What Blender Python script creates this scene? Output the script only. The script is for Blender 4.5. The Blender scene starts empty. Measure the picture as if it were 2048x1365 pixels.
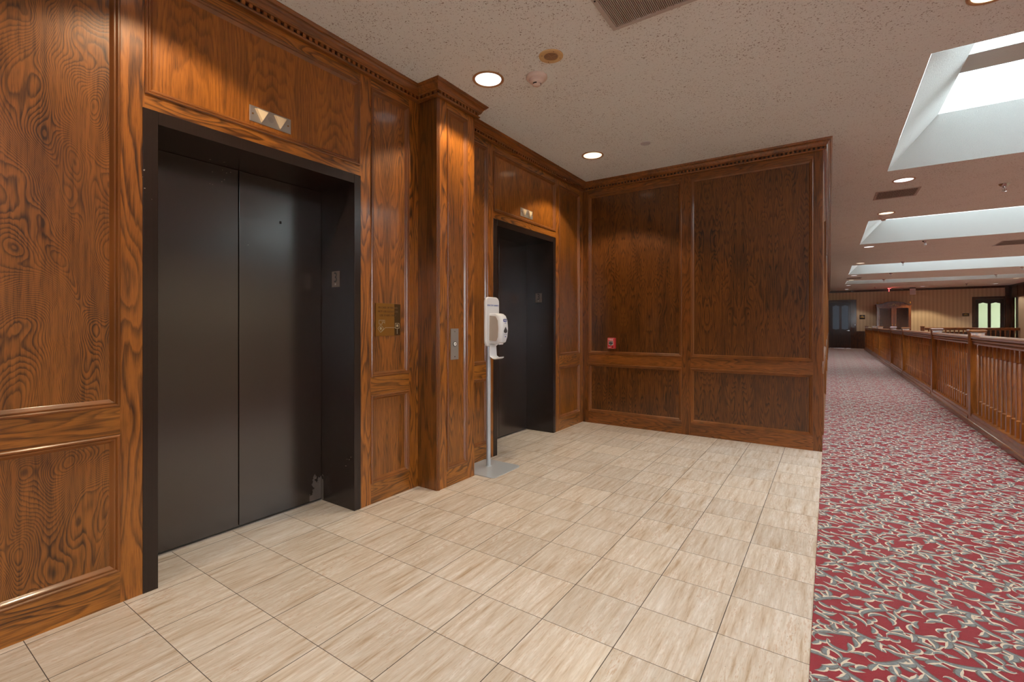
import bpy, math, random
from mathutils import Vector, Matrix
PI = math.pi
SC = bpy.context.scene
COL = SC.collection
random.seed(7)

# ------------------------------------------------------------------ camera, world, exposure
F, YAW, V0, CH = 938.0, 0.5955, 650.0, 1.2
XW, YB, XE, H = -2.534, 5.303, -0.058, 2.94      # elevator wall, back wall, wall end, ceiling
XR, YF = 6.55, 29.4                               # right wall, far wall
cam = bpy.data.cameras.new('camera'); co = bpy.data.objects.new('camera', cam); COL.objects.link(co)
co.location = (0, 0, CH); co.rotation_euler = (PI / 2, 0, YAW)
cam.sensor_width = 36; cam.sensor_fit = 'HORIZONTAL'
cam.lens = F / 2048 * 36; cam.shift_y = -(682.5 - V0) / 2048; cam.clip_start = 0.05; cam.clip_end = 200
SC.camera = co
SC.view_settings.view_transform = 'Standard'; SC.view_settings.look = 'None'
SC.view_settings.exposure = 0.26; SC.view_settings.gamma = 1; SC.view_settings.use_curve_mapping = False
SKY = 13.5
w = bpy.data.worlds.new('sky'); SC.world = w; w.use_nodes = True
w.node_tree.nodes['Background'].inputs[0].default_value = (0.86, 0.94, 1.0, 1)
w.node_tree.nodes['Background'].inputs[1].default_value = SKY
SKYLIGHTS = [(-1.87, 0.92), (4.0, 6.79), (9.87, 12.65), (17.05, 20.0), (22.95, 24.75)]  # first opening is unseen, added over the camera for extra daylight
SX0, SX1 = 0.54, 6.05
L = bpy.data.lights.new('window_portal', 'AREA'); L.shape = 'RECTANGLE'; L.size = 2.15; L.size_y = 2.45; L.cycles.is_portal = True
o = bpy.data.objects.new('window_portal', L); COL.objects.link(o); o.location = (3.075, -4.15, 1.525); o.rotation_euler = (PI / 2, 0, 0)  # sampling portal of the added fill window
for (a, b) in SKYLIGHTS:                          # sampling portals in the glazed openings
    L = bpy.data.lights.new('skylight_portal', 'AREA'); L.shape = 'RECTANGLE'
    L.size = SX1 - SX0 - 0.76; L.size_y = b - a - 0.72; L.cycles.is_portal = True
    o = bpy.data.objects.new('skylight_portal', L); COL.objects.link(o); o.location = ((SX0 + SX1) / 2, (a + b) / 2, 4.3)
SPOT_W = 64.0
SC.cycles.max_bounces = 10; SC.cycles.diffuse_bounces = 6; SC.cycles.sample_clamp_indirect = 8
SC.cycles.use_denoising = True

# ------------------------------------------------------------------ object helpers
class MB:
    def __init__(s): s.v = []; s.f = []; s.m = []; s.mi = 0
    def quad(s, *p):
        i = len(s.v); s.v += [tuple(q) for q in p]; s.f.append(tuple(range(i, i + len(p)))); s.m.append(s.mi)
    def box(s, x0, x1, y0, y1, z0, z1):
        i = len(s.v)
        s.v += [(x0, y0, z0), (x1, y0, z0), (x1, y1, z0), (x0, y1, z0), (x0, y0, z1), (x1, y0, z1), (x1, y1, z1), (x0, y1, z1)]
        for f in ((0, 3, 2, 1), (4, 5, 6, 7), (0, 1, 5, 4), (1, 2, 6, 5), (2, 3, 7, 6), (3, 0, 4, 7)):
            s.f.append(tuple(i + k for k in f)); s.m.append(s.mi)
        return s
    def lathe(s, prof, n=24, c=(0, 0, 0), axis='Z', cap=True):
        i = len(s.v)
        for (r, z) in prof:
            for k in range(n):
                a = 2 * PI * k / n; p = (r * math.cos(a), r * math.sin(a), z)
                if axis == 'Y': p = (p[0], p[2], p[1])
                if axis == 'X': p = (p[2], p[0], p[1])
                s.v.append((p[0] + c[0], p[1] + c[1], p[2] + c[2]))
        for j in range(len(prof) - 1):
            for k in range(n):
                q = (k + 1) % n
                s.f.append((i + j * n + k, i + j * n + q, i + (j + 1) * n + q, i + (j + 1) * n + k)); s.m.append(s.mi)
        if cap:
            s.f.append(tuple(i + k for k in range(n))[::-1]); s.m.append(s.mi)
            s.f.append(tuple(i + (len(prof) - 1) * n + k for k in range(n))); s.m.append(s.mi)
        return s
    def sweep(s, prof, path, closed=False, out=None, cap=True):
        """profile points (e, z) offset sideways (to the right of travel) and up, mitred along an xy path"""
        n = len(path); rings = []
        for i, p in enumerate(path):
            d0 = d1 = None
            if i > 0 or closed: d0 = (Vector(p) - Vector(path[i - 1])).normalized()
            if i < n - 1 or closed: d1 = (Vector(path[(i + 1) % n]) - Vector(p)).normalized()
            if d0 is None: d0 = d1
            if d1 is None: d1 = d0
            n0 = Vector((d0.y, -d0.x)); n1 = Vector((d1.y, -d1.x)); m = (n0 + n1); m = m / m.dot(n0)
            rings.append([(p[0] + m.x * e, p[1] + m.y * e, z) for e, z in prof])
        i0 = len(s.v); k = len(prof)
        for r in rings: s.v += r
        for i in range(n if closed else n - 1):
            a = i0 + i * k; b = i0 + ((i + 1) % n) * k
            for j in range(k):
                q = (j + 1) % k; s.f.append((a + j, b + j, b + q, a + q)); s.m.append(s.mi)
        if cap and not closed:
            s.f.append(tuple(i0 + j for j in range(k))); s.m.append(s.mi)
            s.f.append(tuple(i0 + (n - 1) * k + j for j in range(k))[::-1]); s.m.append(s.mi)
        return s
    def prism(s, pts, z0, z1, axis='Z'):
        """extrude a polygon; pts are 2-D in the other two axes"""
        def P(a, b, z):
            return {'Z': (a, b, z), 'Y': (a, z, b), 'X': (z, a, b)}[axis]
        i = len(s.v); n = len(pts)
        s.v += [P(a, b, z0) for a, b in pts] + [P(a, b, z1) for a, b in pts]
        s.f.append(tuple(range(i, i + n))[::-1]); s.f.append(tuple(range(i + n, i + 2 * n))); s.m += [s.mi] * 2
        for k in range(n):
            q = (k + 1) % n; s.f.append((i + k, i + q, i + n + q, i + n + k)); s.m.append(s.mi)
        return s
    def map(s, fn):
        s.v = [fn(*p) for p in s.v]; return s

def obj(name, mb, mats, parent=None, bevel=0, smooth=False, label=None, seg=2):
    me = bpy.data.meshes.new(name); me.from_pydata(mb.v, [], mb.f)
    if not isinstance(mats, (list, tuple)): mats = [mats]
    for m in mats: me.materials.append(m)
    if len(mats) > 1: me.polygons.foreach_set('material_index', mb.m)
    import bmesh
    if len(mb.v) < 60000:
        bm = bmesh.new(); bm.from_mesh(me); bmesh.ops.recalc_face_normals(bm, faces=bm.faces); bm.to_mesh(me); bm.free()
    me.update()
    o = bpy.data.objects.new(name, me); COL.objects.link(o)
    if parent: o.parent = parent
    if smooth:
        me.polygons.foreach_set('use_smooth', [True] * len(me.polygons))
        me.set_sharp_from_angle(angle=math.radians(40))
    if bevel:
        b = o.modifiers.new('bevel', 'BEVEL'); b.width = bevel; b.segments = seg; b.limit_method = 'ANGLE'; b.harden_normals = False
    if label: o['label'] = label
    return o

def thing(name, label, cat, loc=(0, 0, 0), rz=0, group=None):
    o = bpy.data.objects.new(name, None); COL.objects.link(o); o.location = loc; o.rotation_euler = (0, 0, rz)
    o.empty_display_size = 0.1
    return tag(o, label, cat, group)
def tag(o, label, cat, group=None, kind=None):
    o['label'] = label; o['category'] = cat
    if group: o['group'] = group
    if kind: o['kind'] = kind
    return o
def struct(o, label, cat='wall'):
    return tag(o, label, cat, None, 'structure')
def dup(root, loc, rz=None, label=None, group=None):
    r = root.copy(); COL.objects.link(r); r.location = loc
    if rz is not None: r.rotation_euler = (0, 0, rz)
    if label: r['label'] = label
    if group: r['group'] = group
    for ch in list(root.children):
        c = ch.copy(); COL.objects.link(c); c.parent = r
        for g in list(ch.children):
            d = g.copy(); COL.objects.link(d); d.parent = c
    return r
def text(name, s, size, mat, parent, M, depth=0.0006, align='CENTER', sx=1.0):
    cu = bpy.data.curves.new(name, 'FONT'); cu.body = s; cu.size = size; cu.align_x = align; cu.align_y = 'CENTER'; cu.extrude = depth
    cu.materials.append(mat)
    t_ = bpy.data.objects.new(name, cu); COL.objects.link(t_); dg = bpy.context.evaluated_depsgraph_get()
    me = bpy.data.meshes.new_from_object(t_.evaluated_get(dg)); bpy.data.objects.remove(t_); me.materials.clear(); me.materials.append(mat)
    o = bpy.data.objects.new(name, me); COL.objects.link(o); o.parent = parent
    o.matrix_local = M @ Matrix.Diagonal((sx, 1, 1, 1)); return o
def frameM(loc, right, up):
    r = Vector(right); u = Vector(up); n = r.cross(u)
    m = Matrix((r, u, n)).transposed().to_4x4(); m.translation = Vector(loc); return m

# ------------------------------------------------------------------ materials
def mat(name):
    m = bpy.data.materials.new(name); m.use_nodes = True; nt = m.node_tree
    return m, nt, nt.nodes['Principled BSDF']
def lin(r, g, b):
    f = lambda c: ((c / 255 + 0.055) / 1.055) ** 2.4 if c > 10 else c / 255 / 12.92
    return (f(r), f(g), f(b), 1)
def plain(name, c, rough=0.5, metal=0.0, spec=0.5, emit=0, bump=0, bscale=200, coat=0):
    m, nt, p = mat(name); p.inputs['Base Color'].default_value = c; p.inputs['Roughness'].default_value = rough
    p.inputs['Metallic'].default_value = metal; p.inputs['Specular IOR Level'].default_value = spec
    p.inputs['Coat Weight'].default_value = coat
    if emit: p.inputs['Emission Color'].default_value = c; p.inputs['Emission Strength'].default_value = emit
    if bump:
        t = nt.nodes.new('ShaderNodeTexCoord'); n = nt.nodes.new('ShaderNodeTexNoise'); n.inputs['Scale'].default_value = bscale
        b = nt.nodes.new('ShaderNodeBump'); b.inputs['Strength'].default_value = bump; b.inputs['Distance'].default_value = 0.002
        nt.links.new(t.outputs['Object'], n.inputs['Vector']); nt.links.new(n.outputs['Fac'], b.inputs['Height']); nt.links.new(b.outputs[0], p.inputs['Normal'])
    return m
class NT:
    def __init__(s, nt): s.nt = nt
    def n(s, t, **k):
        o = s.nt.nodes.new(t)
        for a, b in k.items(): setattr(o, a, b)
        return o
    def l(s, a, b): s.nt.links.new(a, b)
    def val(s, sock, x):
        if hasattr(x, 'is_linked') or isinstance(x, bpy.types.NodeSocket): s.l(x, sock)
        else: sock.default_value = x
    def math(s, op, a, b=0.0, c=None):
        o = s.n('ShaderNodeMath', operation=op); s.val(o.inputs[0], a); s.val(o.inputs[1], b)
        if c is not None: s.val(o.inputs[2], c)
        return o.outputs[0]
    def vmath(s, op, a, b=(0, 0, 0)):
        o = s.n('ShaderNodeVectorMath', operation=op); s.val(o.inputs[0], a); s.val(o.inputs[1], b); return o.outputs[0]
    def noise(s, vec, scale, detail=2, rough=0.5, dist=0):
        o = s.n('ShaderNodeTexNoise'); s.l(vec, o.inputs['Vector']); o.inputs['Scale'].default_value = scale
        o.inputs['Detail'].default_value = detail; o.inputs['Roughness'].default_value = rough; o.inputs['Distortion'].default_value = dist
        return o.outputs['Fac']
    def ramp(s, fac, pts, interp='LINEAR'):
        o = s.n('ShaderNodeValToRGB'); s.l(fac, o.inputs[0]); cr = o.color_ramp; cr.interpolation = interp
        while len(cr.elements) < len(pts): cr.elements.new(0.5)
        for e, (p, c) in zip(cr.elements, pts): e.position = p; e.color = c if len(c) == 4 else (*c, 1)
        return o.outputs['Color']
    def mix(s, f, a, b, mode='MIX'):
        o = s.n('ShaderNodeMix', data_type='RGBA', blend_type=mode); s.val(o.inputs[0], f); s.val(o.inputs[6], a); s.val(o.inputs[7], b); return o.outputs[2]
    def sep(s, v): o = s.n('ShaderNodeSeparateXYZ'); s.l(v, o.inputs[0]); return o.outputs
    def comb(s, x, y, z):
        o = s.n('ShaderNodeCombineXYZ'); s.val(o.inputs[0], x); s.val(o.inputs[1], y); s.val(o.inputs[2], z); return o.outputs[0]
    def bump(s, h, strength, dist, p):
        b = s.n('ShaderNodeBump'); b.inputs['Strength'].default_value = strength; b.inputs['Distance'].default_value = dist
        s.l(h, b.inputs['Height']); s.l(b.outputs[0], p.inputs['Normal'])

def wood(name, along='Z', light=(178, 100, 34), dark=(78, 38, 12), across_s=5.0, along_s=0.9, rings=16, fib=0.35, match=0.0, matchaxis=0,
         rough=0.3, sharp=0.5, warp=0.0, coat=0.42, gain=0.52, fine=70.0, bumpk=0.2):
    m, nt, p = mat(name); g = NT(nt)
    tc = g.n('ShaderNodeTexCoord'); oi = g.n('ShaderNodeObjectInfo')
    v = tc.outputs['Object']
    x, y, z = g.sep(v)[:3]
    if match:
        c = [x, y, z]; cell = g.math('FLOOR', g.math('DIVIDE', c[matchaxis], 2 * match)); c[matchaxis] = g.math('PINGPONG', c[matchaxis], match)
        c[2] = g.math('MULTIPLY_ADD', cell, 0.13, c[2]); c[1 - matchaxis] = g.math('MULTIPLY_ADD', cell, 0.021, c[1 - matchaxis]); x, y, z = c
    r = g.math('MULTIPLY', oi.outputs['Random'], 37.0)
    k = {'X': (along_s, across_s, across_s), 'Y': (across_s, along_s, across_s), 'Z': (across_s, across_s, along_s)}[along]
    v1 = g.comb(g.math('MULTIPLY_ADD', x, k[0], r), g.math('MULTIPLY_ADD', y, k[1], r), g.math('MULTIPLY_ADD', z, k[2], r))
    n1 = g.noise(v1, 1.0, 2.0, 0.45, warp)
    kf = {'X': (3, 1, 1), 'Y': (1, 3, 1), 'Z': (1, 1, 3)}[along]
    s2 = [fine] * 3; s2['XYZ'.index(along)] = 4.0
    v2 = g.comb(g.math('MULTIPLY', x, s2[0]), g.math('MULTIPLY', y, s2[1]), g.math('MULTIPLY_ADD', z, s2[2], r))
    n2 = g.noise(v2, 1.0, 3.0, 0.6)
    s3 = [9.0, 9.0, 9.0]; s3['XYZ'.index(along)] = 1.2
    n3 = g.noise(g.comb(g.math('MULTIPLY', x, s3[0]), g.math('MULTIPLY', y, s3[1]), g.math('MULTIPLY_ADD', z, s3[2], r)), 1.0, 2.0, 0.5)
    ph = g.math('FRACT', g.math('ADD', g.math('MULTIPLY', n1, rings), g.math('MULTIPLY', n2, 0.8)))
    ring = g.ramp(ph, [(0.0, (0, 0, 0)), (0.12, (.15, .15, .15)), (0.45, (.8, .8, .8)), (0.85, (1, 1, 1)), (1.0, (0.1, 0.1, 0.1))])
    n4 = g.noise(g.vmath('MULTIPLY', v, (6.0, 6.0, 3.0)), 1.0, 2.0, 0.5)
    rs = g.math('MULTIPLY', g.math('MULTIPLY_ADD', n4, 1.6, 0.2), sharp)
    tone = g.math('ADD', g.math('ADD', g.math('MULTIPLY', ring, rs), g.math('MULTIPLY', g.math('SUBTRACT', sharp, rs), 0.6)), g.math('ADD', g.math('MULTIPLY', g.math('SUBTRACT', n2, 0.5), fib * 2.2), g.math('MULTIPLY_ADD', n3, 0.9, 0.12 - sharp * 0.55)))
    tn = (gain * 1.2, gain * 1.16, gain * 0.68); L = tuple(k_ * c for k_, c in zip(tn, lin(*light)[:3])) + (1,); D = tuple(k_ * c * 0.9 for k_, c in zip(tn, lin(*dark)[:3])) + (1,); Mid = tuple((a * 0.55 + b * 0.45) for a, b in zip(L, D))
    Hi = tuple(min(1, a * 1.25) for a in L[:3]) + (1,)
    col = g.ramp(tone, [(0.08, D), (0.45, Mid), (0.72, L), (1.0, Hi)])
    tint = g.math('MULTIPLY_ADD', oi.outputs['Random'], 0.22, 0.89)
    col = g.mix(1.0, col, g.comb(tint, tint, tint), 'MULTIPLY')
    s5 = [fine * 4.2] * 3; s5['XYZ'.index(along)] = 14.0
    n5 = g.noise(g.vmath('MULTIPLY', v, tuple(s5)), 1.0, 2.0, 0.5)
    pore = g.ramp(n5, [(0.30, (.55, .5, .45)), (0.47, (1, 1, 1)), (0.6, (1, 1, 1)), (0.78, (1.0, 1.0, 1.0))])
    if fine > 20: col = g.mix(0.85, col, pore, 'MULTIPLY')
    g.l(col, p.inputs['Base Color'])
    g.l(g.math('MULTIPLY_ADD', n2, 0.1, max(rough, 0.285)), p.inputs['Roughness'])
    p.inputs['Coat Weight'].default_value = coat; p.inputs['Coat Roughness'].default_value = 0.12
    p.inputs['Specular IOR Level'].default_value = 0.4
    g.bump(g.math('ADD', g.math('MULTIPLY', ring, 0.5), n2), bumpk, 0.001, p)
    return m

W_STILE = wood('oak_stile', 'Z', (188, 114, 52), (88, 48, 22), 4.5, 0.9, 20, 0.35, sharp=0.58)
W_RAILY = wood('oak_rail_along', 'Y', (186, 116, 54), (96, 54, 24), 7, 1.1, 17, 0.35, sharp=0.58)
W_RAILX = wood('oak_rail_across', 'X', (156, 92, 44), (76, 42, 20), 9, 1.1, 20, 0.35, sharp=0.4, gain=0.6)
W_BURL = wood('burl_veneer', 'Z', (168, 102, 44), (82, 45, 18), 2.6, 1.3, 112, 0.5, sharp=0.55, warp=0.35, rough=0.33, gain=0.44)
W_VEN = wood('veneer_panel', 'Z', (166, 100, 44), (86, 48, 20), 4.2, 0.6, 42, 0.45, sharp=0.44, match=0.17, matchaxis=1)
W_BACK = wood('back_veneer', 'Z', (140, 82, 36), (64, 34, 14), 6.0, 1.0, 34, 0.55, sharp=0.5, match=0.155, matchaxis=0, warp=0.0, rough=0.27, gain=0.40)
W_BSTILE = wood('back_stile', 'Z', (150, 88, 42), (70, 38, 18), 6, 0.9, 22, 0.4, sharp=0.38, gain=0.5)
W_MOULD = wood('moulding_wood', 'Z', (160, 96, 54), (104, 60, 32), 2, 1.0, 2, 0.1, rough=0.25, coat=0.5, sharp=0.12, fine=5.0, bumpk=0.0)
W_CORN = wood('cornice_wood', 'Y', (166, 98, 48), (96, 54, 26), 9, 1.0, 8, 0.3, rough=0.25, coat=0.5, sharp=0.3)
W_DARK = wood('dark_joinery', 'Z', (92, 54, 34), (44, 25, 16), 7, 1.0, 8, 0.3, rough=0.3)
W_RAILING = wood('railing_wood', 'Z', (186, 112, 56), (110, 62, 30), 8, 1.2, 8, 0.3, rough=0.22, coat=0.5, sharp=0.3)
W_HAND = wood('handrail_wood', 'Y', (184, 110, 58), (120, 66, 34), 9, 1.0, 7, 0.3, rough=0.18, coat=0.7, sharp=0.3)
W_HANDX = wood('handrail_wood_across', 'X', (176, 106, 56), (110, 62, 30), 9, 1.0, 7, 0.3, rough=0.2, coat=0.6, sharp=0.3)
W_ARM = wood('armoire_wood', 'Z', (150, 84, 44), (88, 44, 22), 7, 1.0, 8, 0.3, rough=0.2, coat=0.5)
DARKIN = plain('recess_dark', lin(40, 20, 9), 0.7)

def m_ceiling():
    m, nt, p = mat('textured_ceiling'); g = NT(nt); v = g.n('ShaderNodeTexCoord').outputs['Object']
    a = g.noise(v, 108, 2, 0.5, 0.7); b = g.noise(v, 3.0, 2); c = g.noise(v, 45, 4, 0.6)
    pits = g.math('GREATER_THAN', g.math('ADD', a, g.math('MULTIPLY', b, 0.12)), 0.79)
    pits2 = g.ramp(g.math('ADD', a, g.math('MULTIPLY', b, 0.14)), [(0.0, (0, 0, 0)), (0.70, (0, 0, 0)), (0.74, (1, 1, 1))])
    col = g.mix(g.math('MULTIPLY', pits2, 0.85), lin(224, 226, 222), lin(132, 112, 96))
    g.l(col, p.inputs['Base Color']); p.inputs['Roughness'].default_value = 0.9; p.inputs['Specular IOR Level'].default_value = 0.2
    g.bump(g.math('SUBTRACT', c, g.math('MULTIPLY', pits2, 0.8)), 0.5, 0.006, p); return m
CEIL = m_ceiling()
def m_white():
    m, nt, p = mat('skylight_plaster'); g = NT(nt); v = g.n('ShaderNodeTexCoord').outputs['Object']
    p.inputs['Base Color'].default_value = lin(204, 212, 210); p.inputs['Roughness'].default_value = 0.9
    g.bump(g.noise(v, 120, 2, 0.5, 0.2), 0.6, 0.006, p); return m
WELL = m_white()

TX, TY, TT = -1.5809, 1.6524, 0.3048
def m_tile():
    m, nt, p = mat('travertine_tiles'); g = NT(nt); v = g.n('ShaderNodeTexCoord').outputs['Object']; x, y, z = g.sep(v)[:3]
    u = g.math('DIVIDE', g.math('SUBTRACT', x, TX), TT); t = g.math('DIVIDE', g.math('SUBTRACT', y, TY), TT)
    cu, ct = g.math('FLOOR', u), g.math('FLOOR', t)
    fu, ft = g.math('FRACT', u), g.math('FRACT', t)
    du = g.math('MINIMUM', fu, g.math('SUBTRACT', 1.0, fu)); dt = g.math('MINIMUM', ft, g.math('SUBTRACT', 1.0, ft))
    gu = g.math('LESS_THAN', du, 0.0055); gt = g.math('LESS_THAN', dt, 0.0042); grout = g.math('MAXIMUM', gu, gt)
    wn = g.n('ShaderNodeTexWhiteNoise', noise_dimensions='2D'); g.l(g.comb(cu, ct, 0.0), wn.inputs['Vector'])
    rnd = wn.outputs['Value']; off = g.math('MULTIPLY', rnd, 90.0)
    def st(sx, sy, o=0.0): return g.comb(g.math('MULTIPLY_ADD', x, sx, off), g.math('MULTIPLY_ADD', y, sy, off), g.math('ADD', off, o))
    vein = g.noise(st(42, 3.6), 1.0, 4, 0.62, 0.12)
    cloud = g.noise(st(5, 2.0, 3.0), 1.0, 2, 0.5)
    pit = g.noise(st(170, 30, 7.0), 1.0, 3, 0.6, 0.1)
    col = g.ramp(vein, [(0.28, lin(172, 146, 118)), (0.42, lin(200, 183, 163)), (0.55, lin(212, 200, 185)), (0.7, lin(226, 218, 208))])
    fs = g.math('MULTIPLY_ADD', g.noise(st(230, 12, 5.0), 1.0, 3, 0.6), 0.34, 0.83); col = g.mix(1.0, col, g.comb(fs, fs, fs), 'MULTIPLY')
    amt = g.ramp(cloud, [(0.35, (0, 0, 0)), (0.7, (1, 1, 1))])
    rust = g.math('MULTIPLY', g.ramp(g.math('MULTIPLY', pit, g.math('ADD', vein, 0.5)), [(0.53, (0, 0, 0)), (0.68, (1, 1, 1))]), g.math('MULTIPLY_ADD', amt, 0.55, 0.12))
    col = g.mix(rust, col, lin(180, 138, 96))
    dk = g.math('GREATER_THAN', g.noise(st(160, 90, 11.0), 1.0, 2, 0.5), 0.745)
    col = g.mix(g.math('MULTIPLY', dk, 0.7), col, lin(90, 66, 45))
    tint = g.math('MULTIPLY_ADD', rnd, 0.14, 0.88); col = g.mix(1.0, col, g.comb(tint, g.math('MULTIPLY', tint, 0.99), g.math('MULTIPLY', tint, 0.985)), 'MULTIPLY')
    col = g.mix(g.math('MULTIPLY', grout, 0.95), col, lin(58, 46, 38))
    g.l(col, p.inputs['Base Color'])
    g.l(g.math('ADD', g.math('MULTIPLY', grout, 0.4), g.math('MULTIPLY_ADD', vein, 0.08, 0.285)), p.inputs['Roughness'])
    g.bump(g.math('SUBTRACT', g.math('MULTIPLY', vein, 0.15), grout), 0.25, 0.0015, p); return m
TILE = m_tile()
def m_carpet(name, c, var=0.25):
    m, nt, p = mat(name); g = NT(nt); v = g.n('ShaderNodeTexCoord').outputs['Object']
    a = g.noise(v, 420, 2); b = g.noise(v, 40, 2)
    t = g.math('ADD', g.math('MULTIPLY_ADD', a, var * 1.4, 1 - var * 0.7), g.math('MULTIPLY_ADD', b, 0.3, -0.15))
    g.l(g.mix(1.0, c, g.comb(t, t, t), 'MULTIPLY'), p.inputs['Base Color'])
    p.inputs['Roughness'].default_value = 0.95; p.inputs['Specular IOR Level'].default_value = 0.15
    p.inputs['Sheen Weight'].default_value = 0.25; p.inputs['Sheen Roughness'].default_value = 0.5
    g.bump(a, 0.5, 0.003, p); return m
C_RED = m_carpet('carpet_crimson', lin(134, 20, 33)); C_GREY = m_carpet('carpet_slate', lin(118, 127, 128), 0.5)
def feather(m):
    nt = m.node_tree; g = NT(nt); p = nt.nodes['Principled BSDF']; v = g.n('ShaderNodeTexCoord').outputs['Object']
    n = g.noise(v, 75, 3, 0.6); src = p.inputs['Base Color'].links[0].from_socket
    g.l(g.mix(g.ramp(n, [(0.42, (0, 0, 0)), (0.66, (.55, .55, .55))]), src, lin(92, 84, 80)), p.inputs['Base Color'])
feather(C_GREY)
C_CREAM = m_carpet('carpet_cream', lin(204, 188, 166)); C_TAUPE = m_carpet('carpet_taupe', lin(96, 84, 78))
def m_paper():
    m, nt, p = mat('striped_wallpaper'); g = NT(nt); v = g.n('ShaderNodeTexCoord').outputs['Object']; x, y, z = g.sep(v)[:3]
    s_ = g.math('FRACT', g.math('MULTIPLY', g.math('ADD', x, y), 7.2))
    col = g.ramp(s_, [(0, lin(206, 184, 150)), (0.42, lin(206, 184, 150)), (0.5, lin(192, 168, 136)), (0.9, lin(194, 170, 138)), (1, lin(206, 184, 150))])
    g.l(col, p.inputs['Base Color']); p.inputs['Roughness'].default_value = 0.6; return m
PAPER = m_paper()
def m_bronze(leaf):
    m, nt, p = mat('bronze_door_leaf' if leaf else 'bronze_painted_steel'); g = NT(nt); v = g.n('ShaderNodeTexCoord').outputs['Object']; x, y, z = g.sep(v)[:3]
    st = g.noise(g.comb(g.math('MULTIPLY', x, 2.0), g.math('MULTIPLY', y, 130.0), g.math('MULTIPLY', z, 1.5)), 1.0, 3)
    chip = g.math('GREATER_THAN', g.math('MULTIPLY', g.noise(v, 60, 2, 0.5), g.math('MULTIPLY_ADD', g.noise(v, 2.0, 1), 0.9, 0.55)), 0.9)
    col = g.mix(st, lin(36, 26, 21), lin(45, 33, 28)); col = g.mix(chip, col, lin(150, 140, 132))
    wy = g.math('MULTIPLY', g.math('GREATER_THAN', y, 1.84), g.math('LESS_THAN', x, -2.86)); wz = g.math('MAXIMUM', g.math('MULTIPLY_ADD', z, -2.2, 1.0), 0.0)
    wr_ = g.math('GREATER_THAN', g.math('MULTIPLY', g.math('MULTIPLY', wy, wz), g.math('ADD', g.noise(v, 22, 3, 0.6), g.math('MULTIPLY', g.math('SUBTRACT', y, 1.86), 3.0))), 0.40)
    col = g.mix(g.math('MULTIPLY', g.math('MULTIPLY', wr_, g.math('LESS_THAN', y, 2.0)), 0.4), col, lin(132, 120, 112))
    g.l(col, p.inputs['Base Color']); g.l(g.math('MULTIPLY_ADD', st, 0.06, 0.19), p.inputs['Roughness']); p.inputs['Specular IOR Level'].default_value = 0.75 if leaf else 0.5; p.inputs['IOR'].default_value = 1.68 if leaf else 1.45
    return m
BRONZE = m_bronze(False); BRONZE_LEAF = m_bronze(True)
STEEL = plain('brushed_steel', lin(178, 172, 166), 0.38, 0.85); CHROME = plain('chrome', lin(190, 190, 192), 0.2, 1.0)
BRASS = plain('aged_brass', lin(150, 104, 46), 0.3, 0.75, bump=0.15, bscale=60); BRASSD = plain('engraved_brass', lin(92, 62, 30), 0.5, 0.4)
BRASSL = plain('raised_brass', lin(186, 170, 140), 0.4, 0.5)
IVORY = plain('ivory_lens', lin(232, 208, 170), 0.4); BLACK = plain('black_plastic', lin(20, 18, 18), 0.4)
WHITE = plain('white_plastic', lin(222, 222, 224), 0.3, coat=0.3); OFFW = plain('warm_white_plastic', lin(212, 190, 176), 0.4)
GREYTR = plain('beige_translucent_plastic', lin(176, 162, 150), 0.35); BLUE = plain('blue_print', lin(30, 62, 150), 0.5)
SILVER = plain('silver_powder_coat', lin(182, 186, 190), 0.35, 0.3); DARKLENS = plain('smoked_lens', lin(70, 66, 66), 0.2)
RED = plain('red_enamel', lin(200, 26, 34), 0.35); PWHITE = plain('white_print', lin(238, 232, 226), 0.5)
CREAM = plain('cream_enamel', lin(206, 170, 120), 0.4); GRILLE = plain('brown_grille', lin(128, 98, 74), 0.5)
GOLD = plain('gilt', lin(206, 160, 74), 0.3, 0.8); MIRROR = plain('mirror_glass', (0.9, 0.9, 0.92, 1), 0.02, 1.0)
VENTM = plain('vent_grey', lin(176, 164, 154), 0.5); VENTD = plain('vent_shadow', lin(104, 90, 80), 0.8)
REDGLOW = plain('red_lit_edge', (1, 0.08, 0.08, 1), 0.4, emit=6)
LENS_C = plain('cool_lit_lens', (0.93, 0.97, 1.0, 1), 0.5, emit=1.3); LENS_W = plain('warm_lit_lens', (1.0, 0.9, 0.66, 1), 0.5, emit=1.2)
LENSTRIM = plain('lamp_trim', lin(176, 134, 92), 0.35, 0.3)
m_, nt_, p_ = mat('clear_glass'); p_.inputs['Transmission Weight'].default_value = 1; p_.inputs['Roughness'].default_value = 0.0; p_.inputs['IOR'].default_value = 1.2
GLASS = m_
GREENP = plain('pale_green_paint', lin(188, 194, 162), 0.8)

# ------------------------------------------------------------------ setting: floor, ceiling, skylight wells
b = MB(); b.box(-3.0, XE, -4.0, YB + 0.05, -0.05, 0.0)
struct(obj('floor', b, TILE), 'pale travertine tile floor of the elevator lobby', 'floor')

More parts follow.
